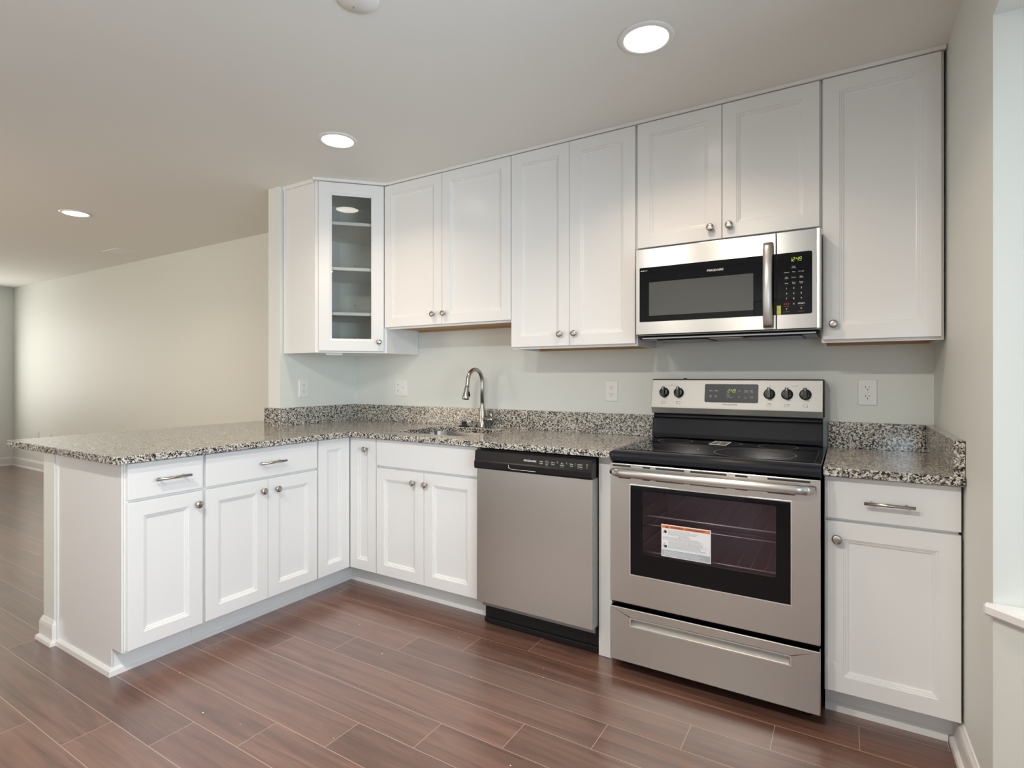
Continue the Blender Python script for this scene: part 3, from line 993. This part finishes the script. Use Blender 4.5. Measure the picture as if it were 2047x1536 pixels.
# cooktop
ck = MB()
yb = -.100
ck.prism([(yb, .902), (yb, .9185), (-.655, .9185), (-.672, .9170), (-.690, .9135), (-.6985, .906), (-.7005, .895), (-.700, .877), (-.690, .873), (yb, .873)], x0 - .003, x1 + .002, M_ENAMEL, axis=0)
ck = ck.build('cooktop', rg, bevel=.002)
MB().box(x0 + .018, x1 - .020, -.640, -.118, .9183, .9200, M_BLACKG).build('glass_top', ck, bevel=.0006)
for (cx, cy, r1_) in ((2.455, -.505, .118), (2.790, -.505, .150), (2.408, -.235, .078), (2.850, -.235, .078), (2.630, -.215, .072)):
    mb = MB()
    rr = (r1_, r1_ * .66) if r1_ > .1 else (r1_,)
    for r_ in rr:
        seg = 72
        v, f = [], []
        th = .0011
        for i in range(seg):
            a = 2 * math.pi * i / seg
            v += [(cx + (r_ - th) * math.cos(a), cy + (r_ - th) * math.sin(a), .92025), (cx + (r_ + th) * math.cos(a), cy + (r_ + th) * math.sin(a), .92025)]
        f = [(2 * i, 2 * i + 1, 2 * ((i + 1) % seg) + 1, 2 * ((i + 1) % seg)) for i in range(seg)]
        mb.add(v, f, M_INKG if r_ == r1_ else M_GREYP)
    mb.build('burner_ring', ck)
ls = MB().box(2.573, 2.648, -.300, -.150, .9203, .9208, M_PAPER)
for a, b, c_, d in ((2.580, 2.606, -.285, -.245), (2.612, 2.641, -.285, -.245), (2.580, 2.606, -.235, -.205), (2.612, 2.641, -.235, -.205), (2.582, 2.640, -.192, -.180), (2.582, 2.640, -.170, -.160)):
    ls.box(a, b, c_, d, .9208, .92095, M_INK)
ls.build('cooktop_sticker', ck, label='small white printed sticker on the black glass')
# riser and backguard
MB().prism([(-.03, .905), (-.118, .9235), (-.118, .940), (-.116, .945), (-.106, 1.012), (-.103, 1.018), (-.088, 1.021), (-.082, 1.050), (-.03, 1.050)], x0 - .005, x1 - .012, M_ENAMEL, axis=0).build('vent_riser', rg, bevel=.002)
bg0, bg1 = x0 - .006, x1 - .012
bgp = [(-.025, 1.042), (-.110, 1.042), (-.114, 1.045), (-.1295, 1.072), (-.1285, 1.078), (-.1005, 1.2085), (-.097, 1.211), (-.025, 1.211)]
bk = MB().prism(bgp, bg0, bg1, M_SATIN, axis=0).build('backguard', rg, bevel=.0012)
MB().box(bg0 - .001, bg1 + .001, -.1000, -.022, 1.2112, 1.2140, M_BLACK).box(bg1, bg1 + .006, -.098, -.022, 1.045, 1.2112, M_BLACK).box(2.405, 2.418, -.07, -.05, 1.2140, 1.2185, M_BLACK).build('backguard_cap', bk)
up = Vector((0, .0280, .1305)).normalized()
FG = TFrame((0, -.1285, 1.078), (1, 0, 0), (0, -.1305, .0280), up)     # leaning face: z counts up the face
for ux in (2.321, 2.393, 2.803, 2.876, 2.949):
    f4 = TFrame(FG((ux, 0, .0695)), (1, 0, 0), FG.w, FG.v)
    mb = MB()
    mb.lathe([(.0245, 0), (.0245, .003), (.0225, .005), (.0215, .016), (.0195, .018), (.001, .018)], M_BLACK, axis='y', fr=f4, seg=28)
    mb.prism([(-.0075, -.0225), (.0075, -.0225), (.0065, .0255), (-.0065, .0255)], .016, .031, M_BLACK, f4, axis=1)
    k = mb.build('burner_knob', bk, bevel=.0012)
    mk = MB()
    mk.box(-.0010, .0010, .0312, .0316, .010, .024, M_WINK, f4)
    mk.build('pointer_mark', k)
    mk = MB()
    for q in range(5):
        aa = math.radians(200 + 32 * q)
        mk.lathe([(.0012, .0182), (.0012, .0186)], M_WINK, c=(.0175 * math.cos(aa), 0, .0175 * math.sin(aa)), axis='y', fr=f4, seg=8)
    mk.build('dial_print', k)
    tk = MB()
    for q in range(9):
        aa = math.radians(-40 - 31 * q)
        tk.lathe([(.0010, .0004), (.0010, .0008)], M_INKG, c=(.033 * math.cos(aa), 0, .033 * math.sin(aa)), axis='y', fr=f4, seg=6)
    for a, b, c_, d in ((-.009, .009, -.0455, -.0447), (-.009, .009, -.0565, -.0557), (-.009, -.0082, -.0565, -.0447), (.0082, .009, -.0565, -.0447)):
        tk.box(a, b, .0004, .0007, c_, d, M_INK, f4)
    ix = {2.321: (-.008, -.055), 2.393: (-.008, -.047), 2.803: (0, -.046), 2.876: (.008, -.047), 2.949: (.008, -.055)}[ux]
    tk.lathe([(.0020, .0006), (.0020, .0010)], M_INK, c=(ix[0], 0, ix[1]), axis='y', fr=f4, seg=10)
    tk.build('knob_markings', bk)
mb = MB()
mb.prism(rrect(2.518, 2.756, .026, .114, .006, 4), .0004, .0032, M_GREYP, FG, axis=1)
ds = mb.build('display_panel', bk)
mb = MB()
def gt(t, u, z, h=.0052, m=M_WINK, **k):
    text(mb, t, FG, u, z, h, m, w=.0038, **k)
gt('Bake', 2.547, .079); gt('Broil', 2.571, .079)
gt('Self', 2.546, .056, .0046); gt('Clean', 2.546, .0495, .0046); gt('Set', 2.569, .056, .0046); gt('Clock', 2.569, .0495, .0046)
gt('Oven', 2.624, .063, .0036); gt('Preheat', 2.627, .056, .0036); gt('Door Locked', 2.633, .0475, .0036)
gt('Timer', 2.704, .081, .0046); gt('On/Off', 2.704, .0745, .0046); gt('Bake', 2.727, .081, .0046); gt('Time', 2.727, .0745, .0046)
gt('Clear', 2.702, .054, .0040, M_RED); gt('Stop', 2.702, .047, .0046); gt('Cook', 2.728, .053, .0046); gt('Time', 2.728, .0465, .0046)
for zc, sgn in ((.079, 1), (.055, -1)):
    for q in (-1, 1):
        mb.add([(2.675, .0038, zc + .006 * sgn), (2.675, .0038, zc + .0045 * sgn), (2.675 + q * .005, .0038, zc - .0015 * sgn), (2.675 + q * .005, .0038, zc)], [(0, 1, 2, 3)], M_WINK, FG)
mb.build('display_lettering', ds)
mb = MB()
digits(mb, '2:49', FG, 2.622, .0735, .0165, M_LED, w=.0038)
mb.build('clock_digits', ds)
mb = MB()
text(mb, 'FRIGIDAIRE', FG, 2.634, .0125, .0068, M_INK, width=.064, w=.0005)
mb.box(2.342, 2.349, .0004, .0008, .1068, .1082, M_INKG, FG).box(2.365, 2.383, .0004, .0008, .1068, .1082, M_INKG, FG).box(2.898, 2.909, .0004, .0008, .1068, .1082, M_INKG, FG)
mb.build('backguard_lettering', bk)
for u, z in ((2.357, .108), (2.803, .108), (2.915, .108)):
    MB().lathe([(.0018, .0004), (.0018, .001)], M_INK, c=(u, 0, z), axis='y', fr=FG, seg=10).build('indicator_light', bk)
# oven door: steel frame around a black glass, with slots above and below the handle
od = MB()
dz0, dz1 = .2965, .8690
fx0, fx1, fz0, fz1 = 2.3500, 2.9385, .4180, .7850
od.prism([(x0, dz0), (x1, dz0), (x1, dz1), (x0, dz1)], YD + .040, YD, M_STEEL, hole=rrect(fx0, fx1, fz0, fz1, .004, 2), axis=1)
od = od.build('oven_door', rg, bevel=.003)
mb = MB()
for a, b, c_, d in ((fx0 - .003, fx0 + .002, fz0, fz1), (fx1 - .002, fx1 + .003, fz0, fz1), (fx0 - .003, fx1 + .003, fz0 - .003, fz0 + .002), (fx0 - .003, fx1 + .003, fz1 - .002, fz1 + .003)):
    mb.box(a, b, -.003, .0016, c_, d, M_BRIGHT, FR)
mb.build('glass_bezel', od, bevel=.0008)
wx0, wx1, wz0, wz1 = 2.3995, 2.8895, .5050, .7635
mb = MB()
mb.prism(rrect(fx0 + .001, fx1 - .001, fz0 + .001, fz1 - .001, .004, 2), -.006, -.002, M_BLACKG, FR, hole=rrect(wx0, wx1, wz0, wz1, .008, 4), axis=1)
mb.build('black_glass', od)
mb = MB()
mb.prism(rrect(wx0, wx1, wz0, wz1, .008, 4), -.0058, -.0030, M_OGLASS, FR, axis=1)
mb.build('oven_window', od)
for zz, sl in ((.8595, ((2.275, 2.352), (2.403, 2.432), (2.455, 2.567), (2.590, 2.722), (2.753, 2.795), (2.862, 2.998))), (.8115, ((2.300, 2.352), (2.403, 2.432), (2.455, 2.567), (2.590, 2.722), (2.753, 2.795), (2.862, 2.950)))):
    for a, b in sl:
        MB().box(a, b, -.004, .0004, zz - .0035, zz + .0035, M_SLOT, FR).build('vent_slot', od)
mb = MB()                                            # broad bowed handle
nn = 24
rings = []
for i in range(nn + 1):
    t = i / nn
    u = 2.2715 + t * (3.0165 - 2.2715)
    e = min(1, min(t, 1 - t) * 26 + .22)
    e = math.sin(e * math.pi / 2)
    bow = .030 + .012 * math.sin(math.pi * t)
    hh, dd_ = .0165 * (.55 + .45 * e), .010
    rings.append([(u, bow * (.25 + .75 * e) + dd_ * math.cos(2 * math.pi * k / 16), .8345 + hh * math.sin(2 * math.pi * k / 16)) for k in range(16)])
v = [p for r in rings for p in r]
f = [(j * 16 + k, j * 16 + (k + 1) % 16, (j + 1) * 16 + (k + 1) % 16, (j + 1) * 16 + k) for j in range(nn) for k in range(16)] + [tuple(range(16)), tuple(nn * 16 + k for k in range(16))]
mb.add(v, f, M_STEEL, FR, True)
for u in (2.285, 3.003):
    mb.box(u - .010, u + .010, -.001, .026, .823, .846, M_STEEL, FR)
mb.build('oven_handle', od)
# warning label on the oven glass
mb = MB()
lx0, lx1, lz0, lz1 = 2.478, 2.666, .516, .643
mb.box(lx0, lx1, -.0026, -.0016, lz0, lz1, M_PAPER, FR)
mb.box(lx0 + .003, lx1 - .003, -.0015, -.0013, lz1 - .0145, lz1 - .0035, M_ORANGE, FR)
mb.box(lx0 + .003, lx1 - .003, -.0015, -.0013, lz0 + .003, lz0 + .0275, M_GREYPAPER, FR)
lab = mb.build('warning_label', od, label='white warning label with an orange heading stuck on the oven window')
mb = MB()
text(mb, 'WARNING - AVERTISSEMENT', FR, (lx0 + lx1) / 2 + .007, lz1 - .0128, .0074, M_INK, width=.130, w=-.0011, bold=.0005)
mb.add([(lx0 + .0165, -.0011, lz1 - .013), (lx0 + .0265, -.0011, lz1 - .013), (lx0 + .0215, -.0011, lz1 - .0050)], [(0, 1, 2)], M_INK, FR)
text(mb, '!', FR, lx0 + .0215, lz1 - .0123, .0045, M_ORANGE, w=-.0009)
rr = random.Random(3)
def para(u0, u1, z, m=M_INKG, h=.0010, p=.15):
    u = u0
    while u < u1 - .003:
        L_ = min(rr.uniform(.003, .010), u1 - u)
        mb.box(u, u + L_, -.0012, -.0011, z, z + h, m, FR)
        u += L_ + .0013
zz = lz1 - .0215
for i in range(6):
    para(lx0 + .027, lx0 + rr.uniform(.10, .15), zz); zz -= .0036
text(mb, 'Avoid tip over', FR, lx0 + .089, zz - .0018, .0040, M_INK, width=.044, w=-.0011)
zz -= .0060
for i in range(4):
    para(lx0 + .006, lx0 + rr.uniform(.14, .178), zz); zz -= .0034
zz -= .001
for i in range(9):
    para(lx0 + .027, lx0 + rr.uniform(.15, .180), zz); zz -= .0034
for i in range(5):
    para(lx0 + .010, lx0 + rr.uniform(.14, .17), lz0 + .0225 - i * .0040, M_PAPER, .0012)
# two small pictures of a tipping range
f5 = TFrame(FR((lx0 + .0155, 0, lz1 - .0285)), (1, 0, .75), (0, -1, 0), (-.75, 0, 1))
mb.box(-.0050, .0050, -.0012, -.0010, -.0055, .0055, M_INK, f5)
mb.box(lx0 + .006, lx0 + .0105, -.0012, -.0010, lz1 - .0345, lz1 - .0330, M_INK, FR)
mb.box(lx0 + .0115, lx0 + .0215, -.0012, -.0010, lz0 + .0360, lz0 + .0460, M_INK, FR)
mb.tube([(lx0 + .0055, -YD * 0 - .0011, lz0 + .036), (lx0 + .0075, -.0011, lz0 + .045), (lx0 + .013, -.0011, lz0 + .053), (lx0 + .0170, -.0011, lz0 + .0545)], .0006, M_INK, 5, FR)
mb.build('label_print', lab)
# drawer
dr0, dr1 = .0560, .2765
hx0, hx1, hz0, hz1 = 2.3490, 2.9385, .2050, .2405
mb = MB()
mb.prism([(x0, dr0), (x1, dr0), (x1, dr1), (x0, dr1)], YD + .035, YD, M_STEEL, hole=rrect(hx0, hx1, hz0, hz1, .006, 3), axis=1)
dr = mb.build('storage_drawer', rg, bevel=.003)
mb = MB()
rim = rrect(hx0, hx1, hz0, hz1, .006, 3)
inn = rrect(hx0 + .004, hx1 - .004, hz0 + .003, hz1 - .003, .005, 3)
mb.loops([[(p[0], .0018, p[1]) for p in rrect(hx0 - .002, hx1 + .002, hz0 - .002, hz1 + .002, .007, 3)], [(p[0], .0018, p[1]) for p in inn]], M_BRIGHT, FR, cap=False, close=False)
mb.loops([[(p[0], .0018, p[1]) for p in inn], [(p[0], -.030, max(p[1], hz0 + .020)) for p in inn]], M_BRIGHT, FR, cap=True, close=False)
mb.build('recessed_handle', dr)
mb = MB().box(x0 + .03, x1 - .03, -.640, -.620, .030, .060, M_BLACK)
mb.build('base_rail', rg)
for xx in (x0 + .045, x1 - .045):
    for yy in (-.600, -.12):
        MB().lathe([(.020, 0), (.021, .008), (.012, .014), (.009, .018), (.009, .062)], M_BLACK, c=(xx, yy, 0), seg=14).build('levelling_foot', rg)

# ------------------------------------------------------------------ microwave
mw = thing('microwave', 'stainless steel over the range microwave with a black glass door', 'microwave', (2.645, -.2, 1.4))
x0, x1 = 2.2690, 3.0200
YM = -.4000
FM = Frame((0, YM, 0), (1, 0, 0), (0, -1, 0))
z0, z1 = 1.4195, 1.8130
MB().box(x0 + .004, x1 - .003, -.368, -.006, 1.4100, 1.8120, M_STEELD).build('body', mw, bevel=.002)
xs = 2.8600
gx0, gz0, gz1 = 2.2880, 1.4775, 1.7265
md = MB()
md.prism([(x0, z0), (xs - .0012, z0), (xs - .0012, z1), (x0, z1)], YM + .028, YM, M_STEEL, axis=1)
md = md.build('door', mw, bevel=.002)
mb = MB()
wx0, wx1, wz0, wz1 = 2.3325, 2.7735, 1.5040, 1.6570
gl = rrect(gx0, xs - .0012, gz0, gz1, .003, 2)
mb.prism(gl, .0002, .0022, M_BLACKG, FM, axis=1)
mb.build('door_glass', md)
MB().prism(rrect(wx0, wx1, wz0, wz1, .002, 2), .0022, .0026, M_MWIN, FM, axis=1).build('viewing_window', md)
mb = MB()
text(mb, 'FRIGIDAIRE', FM, 2.622, 1.6815, .0092, M_WINK, width=.067, w=.0027, bold=.0004)
mb.build('door_lettering', md)
mb = MB()
rings = []
for i in range(21):
    t = i / 20
    zz = 1.4275 + t * (1.7745 - 1.4275)
    bow = .016 + .026 * math.sin(math.pi * t) ** .8
    wd = .0185
    rings.append([(2.8305 - wd, bow - .006, zz), (2.8305 - wd * .8, bow, zz), (2.8305 - wd * .3, bow + .0035, zz), (2.8305 + wd * .3, bow + .0035, zz), (2.8305 + wd * .8, bow, zz), (2.8305 + wd, bow - .006, zz), (2.8305 + wd * .6, bow - .010, zz), (2.8305 - wd * .6, bow - .010, zz)])
v = [p for r in rings for p in r]
f = [(j * 8 + k, j * 8 + (k + 1) % 8, (j + 1) * 8 + (k + 1) % 8, (j + 1) * 8 + k) for j in range(20) for k in range(8)] + [tuple(range(8)), tuple(160 + k for k in range(8))]
mb.add(v, f, M_STEELV, FM, True)
for zz in (1.437, 1.765):
    mb.box(2.820, 2.841, .0005, .012, zz - .008, zz + .008, M_STEELV, FM)
mb.build('door_handle', md)
cp = MB()
cp.box(xs + .0012, x1 - .015, YM, YM + .028, z0, z1, M_STEEL)
cp = cp.build('control_panel', mw, bevel=.0015)
MB().prism([(x1 - .015, YM), (x1 - .006, YM - .001), (x1 - .001, YM + .005), (x1, YM + .028), (x1 - .015, YM + .028)], z0, z1, M_BRIGHT).build('side_trim', mw)
mb = MB()
mb.prism([(xs + .0012, gz0)] + [(2.982 + .007 * math.sin(math.radians(a)), gz0 + .007 - .007 * math.cos(math.radians(a))) for a in (0, 30, 60, 90)]
         + [(2.982 + .007 * math.cos(math.radians(a)), gz1 - .007 + .007 * math.sin(math.radians(a))) for a in (0, 30, 60, 90)] + [(xs + .0012, gz1)], .0002, .0022, M_BLACKG, FM, axis=1)
kp = mb.build('keypad', cp)
mb = MB()
digits(mb, '12:49', FM, 2.908, 1.6905, .0155, M_LED, w=.0030)
mb.build('clock_digits', kp)
mb = MB()
def mt(t, u, z, h, m=M_WINK, **k):
    text(mb, t, FM, u, z, h, m, w=.0027, **k)
c0, c1, c2 = 2.898, 2.924, 2.951
mt('Cook', c1, 1.6685, .0036); mt('Settings', c1, 1.6630, .0036)
for t, u, z in (('Popcorn', c0, 1.646), ('Pizza', c1, 1.6465), ('Beverage', c2, 1.647), ('Melt', c0, 1.6265), ('Soften', c0, 1.6215), ('Defrost', c1, 1.624), ('Keep', c2, 1.6265), ('Warm', c2, 1.6215),
                ('Timer', c0, 1.6015), ('Cook', c1, 1.604), ('Time', c1, 1.599), ('Power', c2, 1.6045), ('Level', c2, 1.5995)):
    mt(t, u, z, .0037)
for i in range(9):
    mt(str(i + 1), (c0, c1, c2)[i % 3], 1.5795 - .0208 * (i // 3), .0068)
mt('0', c1, 1.5165, .0068); mt('STOP', c0, 1.5170, .0058, M_RED, bold=.0003); mt('START', c2, 1.5170, .0058, bold=.0003)
for u in (c0, c2):
    mb.box(u - .009, u + .009, .0023, .0027, 1.5110, 1.5116, M_WINKD, FM)
    mb.box(u - .011, u + .011, .0023, .0027, 1.4880, 1.4888, M_WINKD, FM)
mb.lathe([(.0036, .0023), (.0036, .0027)], M_WINKD, c=(c2, 0, 1.500), axis='y', fr=FM, seg=14)
mb.add([(c0 - .004, .0027, 1.503), (c0 + .004, .0027, 1.503), (c0 + .001, .0027, 1.499), (c0 + .001, .0027, 1.495), (c0 - .001, .0027, 1.495), (c0 - .001, .0027, 1.499)], [(0, 1, 2, 3, 4, 5)], M_WINKD, FM)
mb.build('keypad_lettering', kp)
mb = MB().box(2.8625, 2.8770, .0023, .0028, 1.4790, 1.5150, M_YEL, FM)
for k in range(3):
    for q in range(8):
        mb.box(2.8648 + .0042 * k, 2.8662 + .0042 * k, .0028, .0030, 1.4815 + q * .0041, 1.4845 + q * .0041, M_INKG, FM)
mb.build('yellow_sticker', kp, label='small yellow sticker with fine print')
mb = MB().prism([(2.2935, 1.7085), (2.3250, 1.7105), (2.3245, 1.7150), (2.2940, 1.7140)], .0023, .0026, M_GREYP, FM, axis=1)
for k, (a, b) in enumerate(((2.294, 2.298), (2.3005, 2.302), (2.304, 2.3095), (2.313, 2.318), (2.320, 2.324))):
    mb.box(a, b, .0026, .0029, 1.7095, 1.7135, M_WINK if k < 3 else M_WINKD, FM)
mb.build('capacity_sticker', md)
mb = MB()
mb.box(x0 + .020, x1 - .020, -.365, -.020, 1.4010, 1.4100, M_STEELD)
mb.prism([(-.372, 1.4100), (-.365, 1.4195), (-.340, 1.4195), (-.340, 1.3990), (-.345, 1.3985)], x0 + .006, x1 - .006, M_BLACK, axis=0)
for a, b in ((x0 + .07, x0 + .30), (x1 - .30, x1 - .07)):
    mb.box(a, b, -.30, -.07, 1.3965, 1.4010, M_BLACK)
    for k in range(12):
        mb.box(a + .01, b - .01, -.29 + k * .0185, -.285 + k * .0185, 1.3955, 1.3965, M_STEELD)
mb.box(2.58, 2.71, -.32, -.28, 1.3985, 1.4010, M_WHITEP)
mb.build('underside_grille', mw)

# ------------------------------------------------------------------ outlets
def outlet(fr, label, wide=False, flip=False):
    """fr's origin: centre of the plate on the wall"""
    o = thing('wall_outlet', label, 'outlet', fr.o, 'white wall outlets')
    hw = .058 if wide else .0365
    mb = MB()
    ring = lambda i, wv: [(-hw + i, wv, -.0575 + i), (hw - i, wv, -.0575 + i), (hw - i, wv, .0575 - i), (-hw + i, wv, .0575 - i)]
    mb.loops([ring(0, .0005), ring(0, .003), ring(.004, .0058)], M_WHITEP, fr)
    mb.build('cover_plate', o)
    uc = -.023 if wide else 0
    for zz in (.0195, -.0195):
        f6 = Frame(fr((uc, 0, zz)), fr.u, fr.w)
        r = MB()
        pts = [(.0172 * math.cos(math.radians(a)), .0140 * math.sin(math.radians(a)) if abs(.0172 * math.sin(math.radians(a))) < .0140 else math.copysign(.0140, math.sin(math.radians(a)))) for a in range(0, 360, 15)]
        r.prism([(p[0], p[1]) for p in pts], .0058, .0078, M_WHITEP, f6, axis=1)
        for a, b, c_, d in ((-.0075, -.0055, -.001, .008), (.0050, .0070, 0, .007)):
            r.box(a, b, .0078, .0080, c_, d, M_SLOT, f6)
        r.lathe([(.0024, .0078), (.0024, .0080)], M_SLOT, c=(0, 0, -.0075), axis='y', fr=f6, seg=10)
        r.build('receptacle', o)
    s = MB().lathe([(.003, .0058), (.003, .0066), (.001, .007)], M_WHITEP, c=(uc, 0, 0), axis='y', fr=fr, seg=10)
    s.build('screw', o)
    if wide:
        t = MB().box(.018, .028, .0058, .0068, -.012, .012, M_WHITEP, fr)
        t.prism([(.006, -.004), (.018, .004), (.018, .010), (.006, .005)], .019, .027, M_WHITEP, Frame(fr.o, fr.u, fr.w), axis=0)
        t.build('toggle_switch', o)
    return o
FY = ((1, 0, 0), (0, -1, 0))
outlet(Frame((0, -.463, 1.146), (0, 1, 0), (1, 0, 0)), 'white outlet on the stub wall under the glass door cabinet')
outlet(Frame((.447, 0, 1.146), *FY), 'wide white plate with an outlet and a toggle switch left of the faucet', wide=True)
outlet(Frame((1.997, 0, 1.146), *FY), 'white outlet on the back wall just left of the range')
outlet(Frame((3.184, 0, 1.157), *FY), 'white outlet on the back wall right of the range')
outlet(Frame((-5.898, .03, .455), *FY), 'distant white outlet on the living room wall, the left one above the peninsula top')
outlet(Frame((-5.523, .03, .440), *FY), 'distant white outlet on the living room wall, the right one above the peninsula top')

# ------------------------------------------------------------------ ceiling fixtures
def downlight(x, y, label, power, spread=128, color=LAMP_COLOR):
    o = thing('recessed_downlight', label, 'ceiling light', (x, y, CEIL), 'recessed ceiling lights')
    mb = MB().lathe([(.078, -.0045), (.080, -.0075), (.090, -.0070), (.0985, -.0035), (.100, -.0005), (.079, -.0005)], M_WHITEP, c=(x, y, CEIL), seg=48)
    mb.F = [f for f in mb.F if len(f) == 4]
    mb.build('trim_ring', o)
    MB().lathe([(.0785, -.0020), (.0785, -.0040), (.060, -.0048), (.001, -.0050)], M_LENS, c=(x, y, CEIL), seg=48).build('lens', o)
    d = bpy.data.lights.new('lamp', 'AREA')
    d.shape, d.size, d.energy, d.color = 'DISK', .15, power, color
    d.spread = math.radians(spread)
    l = bpy.data.objects.new('lamp', d)
    COL.objects.link(l)
    l.parent = o
    l.location = (0, 0, -.009)
    return o
downlight(2.488, -.935, 'recessed ceiling light in front of the range, nearest and largest', 5.8)
downlight(.862, -.922, 'recessed ceiling light over the corner in front of the glass cabinet', 4.4)
downlight(-1.815, -1.065, 'recessed ceiling light over the living room, farthest and smallest', 4.0)
downlight(2.42, -2.90, 'recessed ceiling light behind the camera, nearest the bay', 38.0, 172, (1.0, 0.93, 0.85))
downlight(1.70, -2.90, 'added recessed fill light behind the camera, farther from the bay', 28.0, 172, (1.0, 0.93, 0.85))  # unseen lamp, added to share the fill light behind the camera
sd = thing('ceiling_cover_plate', 'round white blank cover plate on the ceiling at the top edge of the picture', 'cover plate', (1.756, -1.618, CEIL))
MB().lathe([(.0665, -.0005), (.0665, -.004), (.063, -.007), (.001, -.0085)], M_WHITEP, c=(1.756, -1.618, CEIL), seg=40).build('plate', sd)
MB().lathe([(.003, -.0070), (.003, -.0090)], M_NICKEL, c=(1.722, -1.606, CEIL), seg=10).build('screw', sd)
vt = thing('ceiling_vent', 'white rectangular air vent in the living room ceiling', 'vent', (-2.95, -.29, CEIL))
mb = MB()
vx0, vx1, vy0, vy1 = -3.10, -2.80, -.385, -.195
mb.loops([[(vx0, vy0, CEIL - .0005), (vx1, vy0, CEIL - .0005), (vx1, vy1, CEIL - .0005), (vx0, vy1, CEIL - .0005)],
          [(vx0 + .006, vy0 + .006, CEIL - .007), (vx1 - .006, vy0 + .006, CEIL - .007), (vx1 - .006, vy1 - .006, CEIL - .007), (vx0 + .006, vy1 - .006, CEIL - .007)],
          [(vx0 + .03, vy0 + .03, CEIL - .007), (vx1 - .03, vy0 + .03, CEIL - .007), (vx1 - .03, vy1 - .03, CEIL - .007), (vx0 + .03, vy1 - .03, CEIL - .007)]], M_CEIL, cap=False, close=False)
mb.build('vent_frame', vt)
mb = MB()
for k in range(8):
    yy = vy0 + .034 + k * .0165
    mb.add([(vx0 + .03, yy, CEIL - .001), (vx1 - .03, yy, CEIL - .001), (vx1 - .03, yy + .013, CEIL - .008), (vx0 + .03, yy + .013, CEIL - .008)], [(0, 1, 2, 3)], M_CEIL)
mb.build('louvre', vt)

# crumbs of white debris left on the floor
mb = MB()
rr = random.Random(11)
for (x, y) in ((1.62, -1.60), (1.35, -1.10), (1.05, -.95), (.95, -1.35), (1.80, -1.05), (2.02, -.84), (2.05, -.90), (2.20, -1.40), (1.10, -1.75), (.75, -1.65), (1.55, -.80), (2.35, -1.62), (.68, -1.45), (1.28, -1.72)):
    s_ = rr.uniform(.0022, .0045)
    a = rr.uniform(0, 3)
    mb.add([(x + s_ * math.cos(a + q), y + s_ * .7 * math.sin(a + q), 0.0005) for q in (0, 1.8, 3.9)] + [(x, y, s_ * .8)], [(0, 1, 3), (1, 2, 3), (2, 0, 3), (0, 2, 1)], M_PAPER)
mb.build('floor_debris', kind='stuff', label='tiny white crumbs of building debris on the plank floor', cat='debris')
